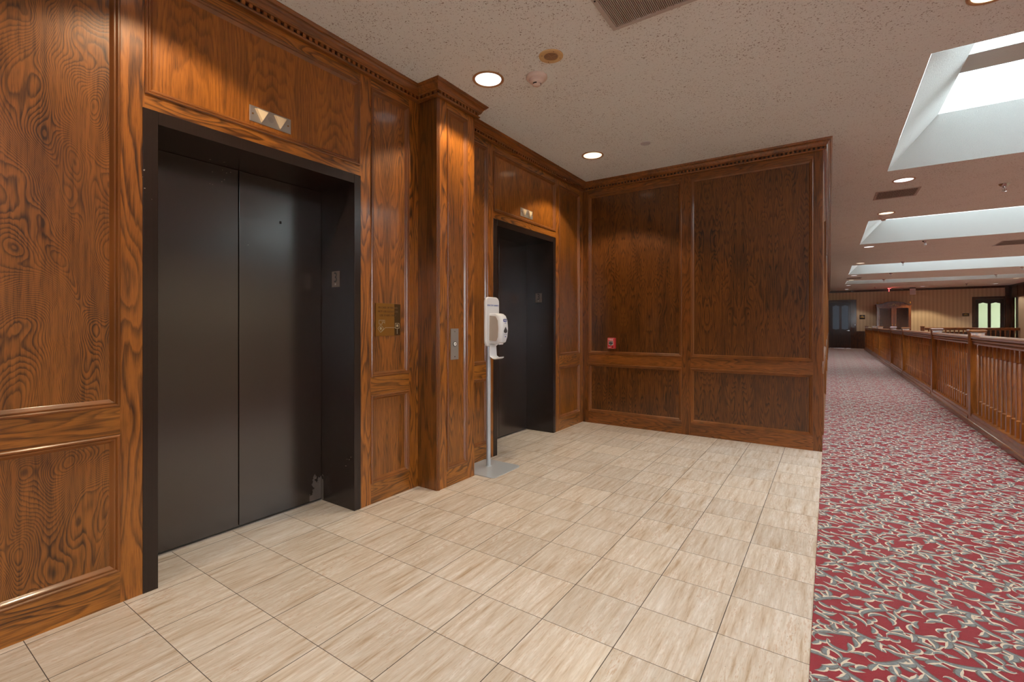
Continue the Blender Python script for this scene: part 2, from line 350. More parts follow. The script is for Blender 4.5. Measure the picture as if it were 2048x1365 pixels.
def stroke(mb, pts, wid, z, n=9, lod=False, side=1):
    """a tapered leaf: pts = cubic control points, cream along one edge, slate body, taupe shadow"""
    p0, p1, p2, p3 = [Vector(q) for q in pts]; L = []
    for i in range(n + 1):
        t = i / n; u = 1 - t
        c = p0 * u**3 + p1 * 3 * u * u * t + p2 * 3 * u * t * t + p3 * t**3
        d = (-3 * p0 * u * u + 3 * p1 * (u * u - 2 * u * t) + 3 * p2 * (2 * u * t - t * t) + 3 * p3 * t * t)
        d = d.normalized() if d.length > 1e-9 else Vector((1, 0)); nn = Vector((-d.y, d.x)) * side
        wv = wid * 1.42 * (math.sin(PI * min(1, t ** 0.75)) ** 0.8 * 0.9 + 0.1 * (1 - t))
        L.append((c, nn, wv))
    cuts = (-0.5, -0.32, 0.18, 0.5) if not lod else (-0.5, 0.16, 0.5)
    mi = (3, 1, 2) if not lod else (1, 2)
    rows = [[(c + nn * (wv * k)) for k in cuts] for c, nn, wv in L]
    for i in range(n):
        for j in range(len(cuts) - 1):
            q = (rows[i][j], rows[i + 1][j], rows[i + 1][j + 1], rows[i][j + 1])
            a_ = sum(q[k].x * q[(k + 1) % 4].y - q[(k + 1) % 4].x * q[k].y for k in range(4)); mb.append((q if a_ > 0 else q[::-1], mi[j], z))

def motif(lod):
    R = random.Random(21); out = []; W = 0.74; Lh = 0.86; nx, ny = 5, 6
    n = 8 if not lod else 4; zi = 0; cnt = [0]
    for iy in range(ny):
        for ix in range(nx):
            cx = (ix + 0.5 * (iy % 2) + R.uniform(-0.12, 0.12)) * W / nx; cy = (iy + R.uniform(-0.12, 0.12)) * Lh / ny
            th = R.choice([0.35, 2.6, -0.5, 3.6]) + R.uniform(-0.45, 0.45); hand = R.choice([-1, 1]); zi = (zi + 1) % 7
            def P(a, bb):
                a *= 1.0; bb *= hand
                return (cx + a * math.cos(th) - bb * math.sin(th), cy + a * math.sin(th) + bb * math.cos(th))
            s = R.uniform(1.0, 1.2)
            def ST(pts_, wd_, z_, n_, lod_, hand_):
                cnt[0] += 1; stroke(out, pts_, wd_, cnt[0], n_, lod_, hand_)
            # curl
            ST( [P(-0.095 * s, 0.02), P(-0.02, 0.055 * s), P(0.07 * s, 0.05 * s), P(0.062 * s, 0.0)], 0.021, zi, n, lod, hand)
            ST( [P(0.062 * s, 0.0), P(0.05 * s, -0.028), P(0.018, -0.018), P(0.03, 0.008)], 0.014, zi + 1, n, lod, hand)
            # leaves off the outer side
            for (a0, b0, a1, b1, wd) in ((-0.07, 0.022, -0.10, 0.07, .02), (-0.035, 0.04, -0.045, 0.092, .022), (0.01, 0.05, 0.03, 0.10, .02), (0.05, 0.035, 0.10, 0.062, .019), (-0.09, 0.012, -0.135, 0.018, .017)):
                ma, mb_ = (a0 + a1) / 2 + 0.016, (b0 + b1) / 2 - 0.004
                ST( [P(a0 * s, b0 * s), P(ma * s, mb_ * s), P((ma + a1) / 2 * s + 0.006, (mb_ + b1) / 2 * s), P(a1 * s, b1 * s)], wd, zi + 2, max(4, n - 2), lod, hand)
            # sprays on the inner side
            for (a0, b0, a1, b1, wd) in ((-0.06, 0.02, -0.03, -0.035, .018), (-0.03, -0.01, 0.0, -0.055, .018), (0.055, -0.01, 0.10, -0.03, .018)):
                ma, mb_ = (a0 + a1) / 2 - 0.014, (b0 + b1) / 2
                ST( [P(a0 * s, b0 * s), P(ma * s, mb_ * s), P(ma * s, (mb_ + b1) / 2 * s), P(a1 * s, b1 * s)], wd, zi + 3, max(4, n - 2), lod, -hand)
    pts = [((q[0] + q[2]) / 2) for q, _, _ in out[::3]]
    for it in range(12):                                  # small leaves in the widest bare spots
        best = None
        for k in range(60):
            p = Vector((R.uniform(0, W), R.uniform(0, Lh))); dm = 9
            for q in pts:
                dx = abs(p.x - q.x) % W; dy = abs(p.y - q.y) % Lh; dx = min(dx, W - dx); dy = min(dy, Lh - dy); dd = dx * dx + dy * dy
                if dd < dm: dm = dd
            if best is None or dm > best[0]: best = (dm, p)
        p = best[1]; th = R.choice([0.3, 2.7, -0.4]) + R.uniform(-0.4, 0.4); L_ = min(0.045, math.sqrt(best[0]) * 1.1 + 0.008)
        d_ = Vector((math.cos(th), math.sin(th))) * L_; n_ = Vector((-d_.y, d_.x)) * 0.7; cnt[0] += 1
        stroke(out, [p - d_, p - d_ * 0.4 + n_, p + d_ * 0.5 + n_, p + d_ - n_ * 0.2], 0.016, cnt[0], max(4, n - 2), lod, R.choice([-1, 1]))
        pts += [p, p - d_ * 0.7, p + d_ * 0.7]
    return out, W, Lh
b = MB()
CX1 = 1.39
b.mi = 0
b.box(XE, CX1 + 0.2, -4.0, 28.05, -0.05, 0.003); b.box(XE, XR - .001, 28.05, YF - .001, -0.05, 0.003); b.box(CX1 + 0.2, 3.3, 26.9, 28.05, -0.05, 0.003)
b.box(CX1 + 0.2, XR - .001, -3.999, 1.2, -0.05, 0.003)
for (lod, y0, y1) in ((False, -0.3, 9.2), (True, 9.2, 29.3)):
    faces, W, Lh = motif(lod)
    ky = int((y1 - y0) / Lh) + 2
    for ty in range(-1, ky):
        for tx in range(-1, 3):
            ox, oy = XE + tx * W, math.floor(y0 / Lh) * Lh + ty * Lh
            for q, mi, z in faces:
                c = (q[0] + q[2]) / 2; cx, cy = c.x + ox, c.y + oy
                if cx < XE or cx > CX1 or cy < y0 or cy >= y1: continue
                b.mi = mi; zz = 0.0033 + z * 0.0000022
                b.quad(*[(min(max(p.x + ox, XE), CX1), p.y + oy, zz) for p in q])
struct(obj('floor_carpet', b, [C_RED, C_GREY, C_CREAM, C_TAUPE]), 'crimson carpet with slate and cream leaf scrolls along the corridor', 'carpet')

def cells(x0, x1, y0, y1, holes):
    xs = sorted({x0, x1} | {c for h in holes for c in h[:2]}); ys = sorted({y0, y1} | {c for h in holes for c in h[2:]})
    for i in range(len(xs) - 1):
        for j in range(len(ys) - 1):
            mx, my = (xs[i] + xs[i + 1]) / 2, (ys[j] + ys[j + 1]) / 2
            if not any(h[0] < mx < h[1] and h[2] < my < h[3] for h in holes): yield xs[i], xs[i + 1], ys[j], ys[j + 1]
b = MB(); 
for (x0, x1, y0, y1) in cells(-3.0, XR + .1, -4.1, YF + .1, [(SX0, SX1, a, c) for a, c in SKYLIGHTS]):
    b.quad((x0, y0, H), (x1, y0, H), (x1, y1, H), (x0, y1, H)); b.quad((x0, y0, H + .3), (x1, y0, H + .3), (x1, y1, H + .3), (x0, y1, H + .3))
struct(obj('ceiling', b, CEIL), 'beige stippled ceiling with speckled pits', 'ceiling')
GT = 3.36; G2 = 4.3
well_names = ['skylight well above the near end of the corridor', 'largest skylight well in view, with a cross beam inside', 'second skylight well in view, beside the paired lamps',
              'third skylight well, between the nearer wells and the slim far one', 'slimmest and farthest skylight well, near the end wall']
for i, (a, c) in enumerate(SKYLIGHTS):
    b = MB(); e = 0.36; x0, x1 = SX0, SX1; X0, X1, A, C_ = x0 + 0.38, x1 - 0.38, a + e, c - e
    lo = [(x0, a), (x1, a), (x1, c), (x0, c)]; hi = [(X0, A), (X1, A), (X1, C_), (X0, C_)]
    for k in range(4):
        q = (k + 1) % 4
        b.quad((*lo[k], H - 0.001), (*lo[q], H - 0.001), (*hi[q], GT), (*hi[k], GT)); b.quad((*hi[k], GT), (*hi[q], GT), (*hi[q], G2 + .02), (*hi[k], G2 + .02))
    root = obj('window_%d' % (i + 1), b, WELL); struct(root, well_names[i], 'skylight')
    m_y = (a + c) / 2; bm_ = MB(); bm_.box(X0, X1, m_y - 0.17, m_y + 0.17, GT + 0.03, GT + 0.15); obj('cross_beam', bm_, WELL, root)
    f_ = MB()
    for xx in (X0 + 0.03, (X0 + X1) / 2, X1 - 0.03): f_.box(xx - .03, xx + .03, A, C_, G2 - .06, G2)
    for yy in (A + .03, C_ - .03): f_.box(X0, X1, yy - .03, yy + .03, G2 - .06, G2)
    obj('glazing_bar', f_, WHITE, root)

# ------------------------------------------------------------------ panelled walls
MPROF = [(0, 0), (0.0, 0.006), (0.004, 0.010), (0.009, 0.010), (0.012, 0.006), (0.014, 0.002), (0.016, 0.004), (0.021, 0.004), (0.025, 0.0), (0.030, -0.009), (0.034, -0.012)]
def PL(a, e, z): return (XW + e, a, z)
def PBk(a, e, z): return (a, YB - e, z)
def PC(a, e, z): return (XE + e, a, z)
def PP(a, e, z): return (-2.34 + e, a, z)
def moulding(P, a0, a1, z0, z1, parent, m=W_MOULD, name='panel_moulding', prof=MPROF):
    b = MB(); n = len(prof)
    for d, e in prof:
        for (a, z) in ((a0 + d, z0 + d), (a1 - d, z0 + d), (a1 - d, z1 - d), (a0 + d, z1 - d)): b.v.append(P(a, e, z))
    for j in range(n - 1):
        for k in range(4):
            q = (k + 1) % 4; b.f.append((j * 4 + k, j * 4 + q, j * 4 + 4 + q, j * 4 + 4 + k)); b.m.append(0)
    return obj(name, b, m, parent, smooth=True)
def slab(P, a0, a1, z0, z1, e0, e1, name, m, parent, bevel=0):
    b = MB(); b.box(a0, a1, e0, e1, z0, z1); b.map(P); return obj(name, b, m, parent, bevel=bevel)
def panel(P, a0, a1, z0, z1, parent, m, mm=W_MOULD, label=None):
    d = 0.030; slab(P, a0 + d, a1 - d, z0 + d, z1 - d, -0.022, -0.0115, 'wood_panel', m, parent)
    moulding(P, a0, a1, z0, z1, parent, mm)
ZB, ZM0, ZM1, ZT, ZC = 0.137, 0.727, 0.848, 2.783, 2.86
def wall_sections(P, parent, secs, stiles, ms, mr, mp):
    """secs: (a0, a1, kind)"""
    for a0, a1 in stiles: slab(P, a0, a1, 0, H, -0.03, 0, 'stile', ms, parent)
    for a0, a1, k, m in secs:
        m = m or mp
        if k == 'full':
            slab(P, a0, a1, 0, ZB, -0.03, 0, 'rail', mr, parent); slab(P, a0, a1, ZM0, ZM1, -0.03, 0, 'rail', mr, parent); slab(P, a0, a1, ZT, H, -0.03, 0, 'rail', mr, parent)
            panel(P, a0, a1, ZB, ZM0, parent, m); panel(P, a0, a1, ZM1, ZT, parent, m)
        if k == 'tall':
            slab(P, a0, a1, 0, 0.127, -0.03, 0, 'rail', mr, parent); slab(P, a0, a1, 2.797, H, -0.03, 0, 'rail', mr, parent); panel(P, a0, a1, 0.127, 2.797, parent, m)
        if k == 'over':
            slab(P, a0, a1, 2.171, 2.235, -0.03, 0, 'rail', mr, parent); slab(P, a0, a1, ZT, H, -0.03, 0, 'rail', mr, parent); panel(P, a0, a1, 2.235, ZT, parent, m)
P1 = (0.806, 1.978); P2 = (3.435, 4.605)
b = MB()
for (y0, y1, z0, z1) in cells(-4.0, YB + 0.1, 0.0, H, [(P1[0], P1[1], 0.0, 2.171), (P2[0], P2[1], 0.0, 2.171)]): b.box(XW - 0.12, XW - 0.03, y0, y1, z0, z1)
wl = struct(obj('wall_left', b, DARKIN), 'oak panelled wall with the two elevator doorways')
W_OVER = wood('overdoor_veneer', 'Z', (182, 110, 46), (112, 62, 24), 3.2, 0.55, 30, 0.35, sharp=0.3, match=0.2, matchaxis=1, rough=0.3)
wall_sections(PL, wl, [(-3.95, -2.95, 'full', None), (-2.86, -1.74, 'full', None), (-1.66, -0.54, 'full', W_BURL), (-0.45, 0.726, 'full', W_BURL), (0.814, 1.972, 'over', W_OVER), (2.062, 2.404, 'full', None),
                       (3.0, 3.35, 'full', None), (3.44, 4.600, 'over', W_OVER), (4.685, 5.207, 'full', None)],
              [(-4.0, -3.95), (-2.95, -2.86), (-1.74, -1.66), (-0.54, -0.45), (0.726, 0.806), (1.978, 2.062), (2.404, 2.494), (2.92, 3.0), (3.35, 3.435), (4.605, 4.685), (5.207, 5.303)],
              W_STILE, W_RAILY, W_VEN)
for y0, y1 in ((0.806, 0.814), (1.972, 1.978), (3.435, 3.44), (4.6, 4.605)): slab(PL, y0, y1, 2.171, H, -0.03, 0, 'stile', W_STILE, wl)
# pilaster
b = MB(); b.box(XW, -2.37, 2.5, 2.914, 0, H)
pil = struct(obj('trim_1', b, DARKIN), 'projecting oak pilaster between the two elevators', 'pilaster')
wall_sections(PP, pil, [(2.597, 2.833, 'tall', None)], [(2.508, 2.597), (2.833, 2.917)], W_STILE, W_RAILY, W_VEN)
slab(lambda a, e, z: (a, 2.4975 - e, z), XW, -2.346, 0, H, -0.02, 0.0035, 'side_board', wood('pilaster_side', 'Z', (140, 84, 38), (76, 42, 18), 6, 0.5, 18, 0.4), pil)
slab(lambda a, e, z: (a, 2.917 + e, z), XW, -2.3415, 0, H, -0.02, 0.0035, 'side_board', W_STILE, pil)
b = MB()
for cx, cy in ((-2.347, 2.499), (-2.341, 2.506), (-2.3385, 2.515)): b.lathe([(0.0045, 0), (0.0045, ZC)], 10, (cx, cy, 0))
obj('corner_bead', b, W_MOULD, pil, smooth=True)
# back wall, a slab that ends at the corridor
b = MB(); b.box(XW, XE - 0.03, YB + 0.03, YB + 0.1, 0, H)
wb = struct(obj('wall_back', b, DARKIN), 'darker panelled back wall of the lobby with the red fire alarm')
wall_sections(PBk, wb, [(-2.455, -1.345, 'full', None), (-1.25, -0.131, 'full', None)], [(XW, -2.455), (-1.345, -1.25), (-0.131, XE)], W_BSTILE, W_RAILX, W_BACK)
# corridor wall beyond
b = MB(); b.box(XE - 0.12, XE - 0.03, YB + .05, YF, 0, H)
wc = struct(obj('wall_corridor', b, DARKIN), 'panelled corridor wall running away behind the lobby corner')
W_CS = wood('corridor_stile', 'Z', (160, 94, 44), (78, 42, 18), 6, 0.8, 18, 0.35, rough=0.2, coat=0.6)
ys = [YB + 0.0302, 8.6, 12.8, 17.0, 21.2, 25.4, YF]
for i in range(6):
    m = W_CS if i < 2 else W_DARK  # far sections use darker wood, their shade painted into the colour
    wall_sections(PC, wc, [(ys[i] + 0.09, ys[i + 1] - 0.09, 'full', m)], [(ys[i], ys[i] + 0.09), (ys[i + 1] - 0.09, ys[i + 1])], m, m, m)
# cornice
path = [(XW, -4.0), (XW, 2.494), (-2.3365, 2.494), (-2.3365, 2.9205), (XW, 2.9205), (XW, YB), (XE, YB), (XE, YF)]
prof = [(0, 2.842), (0.022, 2.842), (0.029, 2.846), (0.0315, 2.851), (0.030, 2.8552), (0.016, 2.8554), (0.016, 2.876), (0.034, 2.877), (0.036, 2.884), (0.041, 2.887), (0.044, 2.896), (0.051, 2.908), (0.063, 2.919), (0.067, 2.920), (0.068, 2.925), (0.074, 2.929), (0.079, 2.934), (0.080, 2.9395), (0, 2.9395)]
b = MB(); b.sweep(prof, path); 
cor = struct(obj('trim_2', b, W_CORN, smooth=True), 'oak crown cornice with a row of dentils', 'cornice')
d = MB(); D = 0.0378
for i in range(len(path) - 1):
    p, q = Vector(path[i]), Vector(path[i + 1]); L = (q - p).length; dr = (q - p) / L; nn = Vector((dr.y, -dr.x))
    t = 0.0; 
    while t < min(L, 8.0) - (0 if i != 6 else 0):
        a = p + dr * t; c = p + dr * (t + 0.0185)
        if t + 0.0185 <= L + 0.02:
            pts = [a + nn * 0.012, a + nn * 0.031, c + nn * 0.031, c + nn * 0.012]
            d.prism([(v.x, v.y) for v in pts], 2.8555, 2.8765)
        t += D
obj('dentil_band', d, W_CORN, cor)
fb = MB(); fb.sweep([(0.0155, 2.8555), (0.0162, 2.8555), (0.0162, 2.8765), (0.0155, 2.8765)], path[:-1] + [(XE, 9)]); obj('dentil_shadow_board', fb, plain('dark_stain', lin(44, 20, 9), 0.7), cor)  # dark strip paints shade into the gaps between dentils

# ------------------------------------------------------------------ elevators
def numberplate(parent, y, x):
    """brushed plate with a raised 3 on the jamb that faces the camera"""
    pb = MB(); pb.box(x - 0.04, x + 0.04, y - 0.004, y + 0.001, 1.452, 1.556); pl = obj('floor_number_plate', pb, plain('dull_steel_plate', lin(120, 104, 94), 0.4, 0.5), parent, bevel=0.001)
    text('numeral', '3', 0.095, BLACK, pl, frameM((x, y - 0.0045, 1.512), (1, 0, 0), (0, 0, 1)), sx=0.85)
    s_ = MB(); s_.lathe([(0.004, 0), (0.004, -0.003)], 10, (x, y - 0.004, 1.468), 'Y'); s_.box(x - .005, x + .005, y - .0065, y - .004, 1.473, 1.475); obj('screw', s_, STEEL, pl)
def elevator(y0, y1, label, plate_x):
    root = thing('elevator_doorway', label, 'elevator', (0, 0, 0))
    ex = XW + 0.004; jw = 0.058; back = -2.93
    b = MB(); b.box(back, ex, y0, y0 + jw, 0, 2.171); b.box(back, ex, y1 - 0.050, y1, 0, 2.171); b.box(back, ex, y0 + jw, y1 - 0.050, 2.111, 2.171)
    obj('door_frame', b, BRONZE, root, bevel=0.002)
    ym = (y0 + jw + y1 - 0.05) / 2 - 0.01
    for a, c in ((y0 + jw + 0.001, ym - 0.0025), (ym + 0.0025, y1 - 0.051)):
        b = MB(); b.box(-2.925, -2.885, a, c, 0.012, 2.1105); obj('door_leaf', b, BRONZE_LEAF, root, bevel=0.002)
    b = MB(); b.box(-2.96, -2.875, y0 + jw, y1 - 0.05, 0.0005, 0.006); obj('door_sill', b, STEEL, root)
    b = MB(); b.box(-2.97, -2.955, y0, y1, 0.001, 2.171); obj('shaft_board', b, BLACK, root)
    numberplate(root, y1 - 0.050, plate_x)
    return root
e1 = elevator(P1[0], P1[1], 'nearer elevator doorway, dark bronze double doors in full view', -2.722)
e2 = elevator(P2[0], P2[1], 'farther elevator doorway, partly hidden behind the pilaster and sanitizer stand', -2.722)
b = MB(); b.box(-2.8842, -2.884, 1.632, 1.645, 1.84, 1.857); obj('lock_hole', b, BLACK, e1)

def lantern(yc, zc, label):
    r = thing('hall_lantern', label, 'indicator', (XW - 0.0115, yc, zc)); w_, h_ = 0.115, 0.042
    b = MB(); b.box(0, 0.003, -w_, w_, -h_, h_); obj('face_plate', b, STEEL, r, bevel=0.001)
    for s_ in (-1, 1):
        c = s_ * 0.052; t = MB()
        outer = [(c - 0.036, 0.032), (c + 0.036, 0.032), (c, -0.034)]; inner = [(c - 0.031, 0.029), (c + 0.031, 0.029), (c, -0.028)]
        i = 0; t.v = [(0.003, y, z) for y, z in outer] + [(0.018, y, z) for y, z in inner]; t.f = [(3, 4, 5), (0, 1, 4, 3), (1, 2, 5, 4), (2, 0, 3, 5)]; t.m = [0] * 4
        obj('arrow_lens', t, IVORY, r)
        s2 = MB(); s2.lathe([(0.0045, 0.003), (0.004, 0.005)], 10, (0, s_ * 0.098, 0), 'X'); obj('screw', s2, BRASS, r)
    g_ = MB()
    for rr, k in ((0.003, 3), (0.008, 8), (0.013, 13)):
        for j in range(k): a = 2 * PI * j / k; g_.lathe([(0.0012, 0.003), (0.0012, 0.0035)], 6, (0, rr * math.cos(a), rr * math.sin(a) - 0.002), 'X')
    obj('speaker_holes', g_, BLACK, r); return r
l1 = lantern(1.391, 2.327, 'steel indicator plate with two arrows above the nearer elevator')
dup(l1, (XW - 0.0115, 4.02, 2.327), label='steel indicator plate with two arrows above the farther elevator')

# fire notice plaque
r = thing('fire_notice', 'brass fire instruction plaque on the panel beside the nearer elevator', 'sign', (XW - 0.0115, 2.217, 1.235))
b = MB(); b.box(0, 0.008, -0.111, 0.111, -0.113, 0.113); obj('plate', b, BRASS, r, bevel=0.003)
b = MB(); b.box(0.008, 0.0085, 0.052, 0.108, -0.11, 0.11); obj('tinted_strip', b, plain('smoked_brass', lin(84, 60, 32), 0.25, 0.6), r)
for i, s_ in enumerate(('IN CASE OF FIRE DO', 'NOT USE ELEVATORS', 'USE STAIRS ONLY')):
    text('lettering', s_, 0.0185, BRASSD, r, frameM((0.0088, -0.005, 0.083 - i * 0.027), (0, 1, 0), (0, 0, 1)), depth=0.0003)
b = MB()
def ln(y0, z0, y1, z1, t=0.0012):
    dy, dz = y1 - y0, z1 - z0; L = math.hypot(dy, dz); ny, nz = -dz / L * t, dy / L * t
    b.prism([(y0 + ny, z0 + nz), (y1 + ny, z1 + nz), (y1 - ny, z1 - nz), (y0 - ny, z0 - nz)], 0.0085, 0.0092, 'X')
for q in ((-.085, -.03, -.055, -.03), (-.085, -.004, -.035, -.004), (-.055, -.03, -.06, -.012), (-.035, -.004, -.035, -.028), (-.055, -.018, -.035, -.018), (-.048, -.004, -.048, -.018), (-.085, -.004, -.085, -.03),
          (-.095, -.06, -.07, -.035), (-.07, -.035, -.045, -.06), (-.045, -.06, -.07, -.088), (-.07, -.088, -.095, -.06), (-.06, -.08, -.03, -.055), (-.03, -.055, .055, -.055),
          (.06, -.025, .095, -.025), (.095, -.025, .095, -.06), (.095, -.06, .06, -.06), (.06, -.06, .06, -.025), (.077, -.06, .077, -.1)): ln(*q)
b.prism([(-.08, -.06), (-.07, -.047), (-.06, -.06), (-.07, -.073)], 0.0085, 0.0095, 'X'); b.prism([(.07, -.05), (.085, -.05), (.085, -.033), (.07, -.033)], 0.0085, 0.0095, 'X')
obj('floor_plan_relief', b, BRASSL, r)

# call button
r = thing('call_button_plate', 'steel elevator call button plate on the pilaster', 'button', (-2.3515, 2.6945, 1.054))
b = MB(); b.box(0, 0.003, -0.0445, 0.0445, -0.117, 0.117); obj('plate', b, STEEL, r, bevel=0.001)
b = MB(); b.lathe([(0.019, 0.003), (0.019, 0.006), (0.0155, 0.006), (0.0155, 0.004)], 24, (0, 0, 0.0), 'X'); obj('button_ring', b, BLACK, r)
b = MB(); b.lathe([(0.0145, 0.003), (0.0145, 0.0075), (0.012, 0.009)], 24, (0, 0, 0), 'X'); bt = obj('button', b, PWHITE, r, smooth=True)
b = MB(); b.prism([(-.006, .006), (.006, .006), (0, -.007)], 0.009, 0.0095, 'X'); obj('arrow_mark', b, BLACK, bt)
for z in (0.095, -0.095):
    b = MB(); b.lathe([(0.005, 0.003), (0.004, 0.005)], 10, (0, 0, z), 'X'); obj('screw', b, CHROME, r)

# fire alarm pull station
r = thing('fire_alarm', 'small red fire alarm pull station on the back wall', 'alarm', (-2.149, YB + 0.0115, 0.98))
b = MB(); b.box(-0.044, 0.044, -0.05, 0, -0.064, 0.064); obj('housing', b, RED, r, bevel=0.006, seg=3)
b = MB(); b.box(-0.041, 0.041, -0.0515, -0.05, -0.061, 0.061); b.map(lambda x, y, z: (x, y, z)); obj('face_border', b, plain('pale_red_edge', lin(224, 120, 116), 0.4), r, bevel=0.0005)
b = MB(); b.box(-0.036, 0.036, -0.0525, -0.0513, -0.056, 0.056); obj('face', b, RED, r)
text('lettering', 'FIRE', 0.03, PWHITE, r, frameM((0, -0.053, 0.042), (1, 0, 0), (0, 0, 1)), sx=1.1)
b = MB(); b.prism([(-0.028, 0.026), (0.028, 0.026), (0.028, -0.018), (0, -0.03), (-0.028, -0.018)], -0.0535, -0.052, 'Y'); obj('handle_border', b, PWHITE, r)
b = MB(); b.prism([(-0.025, 0.023), (0.025, 0.023), (0.025, -0.016), (0, -0.027), (-0.025, -0.016)], -0.056, -0.053, 'Y'); hd = obj('pull_handle', b, BLACK, r)
b = MB(); b.box(-0.025, 0.025, -0.057, -0.0555, -0.013, -0.009); obj('stripe', b, PWHITE, hd)
text('lettering', 'PULL DOWN', 0.0095, PWHITE, hd, frameM((0, -0.0565, 0.011), (1, 0, 0), (0, 0, 1)))
b = MB(); b.box(-0.030, 0.006, -0.0532, -0.052, -0.046, -0.044); b.box(-0.030, 0.0, -0.0532, -0.052, -0.051, -0.049); obj('small_print', b, PWHITE, r)
b = MB(); b.lathe([(0.007, -0.056), (0.007, -0.052)], 14, (0.025, 0, -0.045), 'Y'); obj('key_lock', b, BLACK, r)

# hand sanitizer stand
def rrect(y0, y1, z0, z1, r, n=6, rt=None):
    pts = []
    for cy, cz, a0, rr in ((y1 - r, z1 - r, 0, r), (y0 + r, z1 - r, PI / 2, r), (y0 + r, z0 + r, PI, r), (y1 - r, z0 + r, 1.5 * PI, r)):
        for k in range(n + 1): a = a0 + PI / 2 * k / n; pts.append((cy + rr * math.cos(a), cz + rr * math.sin(a)))
    return pts
r = thing('hand_sanitizer_stand', 'floor stand with white hand sanitizer dispenser in front of the farther elevator', 'sanitizer stand', (-2.388, 3.17, 0))
b = MB(); b.prism(rrect(-0.145, 0.225, -0.235, 0.16, 0.04), 0.001, 0.008)
b.v = [(x, y, z) for (x, y, z) in b.v]; b.v = [(p[0], p[1], p[2]) for p in b.v]
obj('base_plate', b, SILVER, r, bevel=0.001)
b = MB(); b.lathe([(0.024, 0.008), (0.024, 0.012), (0.0185, 0.014), (0.0185, 0.62), (0.0195, 0.62), (0.0195, 1.3)], 24); obj('pole', b, SILVER, r, smooth=True)
b = MB(); b.prism(rrect(-0.095, 0.095, 1.02, 1.432, 0.045), 0.020, 0.046, 'X'); bd = obj('back_board', b, WHITE, r, bevel=0.009, seg=3, smooth=True)
text('lettering', 'HEALTHY HANDS', 0.0195, BLUE, bd, frameM((0.0465, 0.0, 1.362), (0, 1, 0), (0, 0, 1)))
b = MB()
def dsec(z, d, hw, d0=0.046):  # dispenser cross-section at height z: depth d, half width hw
    pts = [(d0, -hw)]; 
    for k in range(7): a = -PI / 2 + PI / 2 * k / 6; pts.append((d0 + d - 0.03 + 0.03 * math.cos(a), -hw + 0.03 + 0.03 * math.sin(a)))
    for k in range(7): a = PI / 2 * k / 6; pts.append((d0 + d - 0.03 + 0.03 * math.cos(a), hw - 0.03 + 0.03 * math.sin(a)))
    pts.append((d0, hw)); return [(x, y, z) for x, y in pts]
secs = [(1.045, 0.090, 0.046), (1.057, 0.110, 0.052), (1.10, 0.124, 0.056), (1.17, 0.130, 0.057), (1.235, 0.124, 0.056), (1.272, 0.110, 0.053), (1.290, 0.088, 0.048), (1.294, 0.070, 0.042)]
n = len(dsec(0, .1, .06))
for z, d_, hw in secs: b.v += dsec(z, d_, hw)
for j in range(len(secs) - 1):
    for k in range(n - 1): b.f.append((j * n + k, j * n + k + 1, (j + 1) * n + k + 1, (j + 1) * n + k)); b.m.append(0)
b.f += [tuple(range(n)), tuple((len(secs) - 1) * n + k for k in range(n))]; b.m += [0, 0]
disp = obj('dispenser', b, WHITE, r, smooth=True)
for s_ in (-1, 1):
    b = MB(); b.prism([(0.052, 1.07), (0.120, 1.066), (0.138, 1.10), (0.143, 1.17), (0.138, 1.235), (0.118, 1.27), (0.055, 1.276)], s_ * 0.0555, s_ * 0.0585, 'Y'); obj('side_cover', b, GREYTR, disp)
b = MB(); b.prism(rrect(-0.024, 0.024, 1.225, 1.247, 0.006), 0.1695, 0.1715, 'X'); obj('logo_badge', b, BLUE, disp)
text('lettering', 'PURELL', 0.0125, PWHITE, disp, frameM((0.172, 0, 1.2365), (0, 1, 0), (0, 0, 1)), sx=0.9)
text('lettering', 'TFX', 0.011, BLUE, disp, frameM((0.1745, 0, 1.214), (0, 1, 0), (0, 0, 1)))
b = MB(); b.prism([(0, 1.183), (0.022, 1.152), (0.020, 1.138), (0, 1.130), (-0.020, 1.138), (-0.022, 1.152)], 0.174, 0.178, 'X'); obj('sight_window', b, DARKLENS, disp)
b = MB(); b.box(0.1755, 0.1765, -0.02, 0.02, 1.118, 1.120); b.box(0.1745, 0.1755, -0.006, 0.006, 1.098, 1.106); obj('small_print', b, BLUE, disp)
b = MB(); b.box(0.085, 0.135, -0.03, 0.03, 1.035, 1.052); obj('nozzle', b, WHITE, disp, bevel=0.006)
b = MB(); N = 14; tk = 0.006; path_ = []
for k in range(N + 1):
    t = k / N
    if t < 0.45: path_.append((0.046, 1.035 - t / 0.45 * 0.075))
    else: a = PI + (t - 0.45) / 0.55 * 2.3; path_.append((0.046 + 0.05 + 0.05 * math.cos(a), 0.96 + 0.055 * math.sin(a)))
for k, (x, z) in enumerate(path_):
    hw = 0.044 + 0.006 * math.sin(PI * k / N)
    for s_ in (-1, 1):
        b.v.append((x, s_ * hw, z + (0.012 if k > 8 else 0) * 1)); 
for k in range(N): b.f.append((2 * k, 2 * k + 1, 2 * k + 3, 2 * k + 2)); b.m.append(0)
tr = obj('drip_tray', b, WHITE, r, smooth=True); so = tr.modifiers.new('thick', 'SOLIDIFY'); so.thickness = 0.008; so.offset = 0
b2 = tr.modifiers.new('bevel', 'BEVEL'); b2.width = 0.003; b2.segments = 2

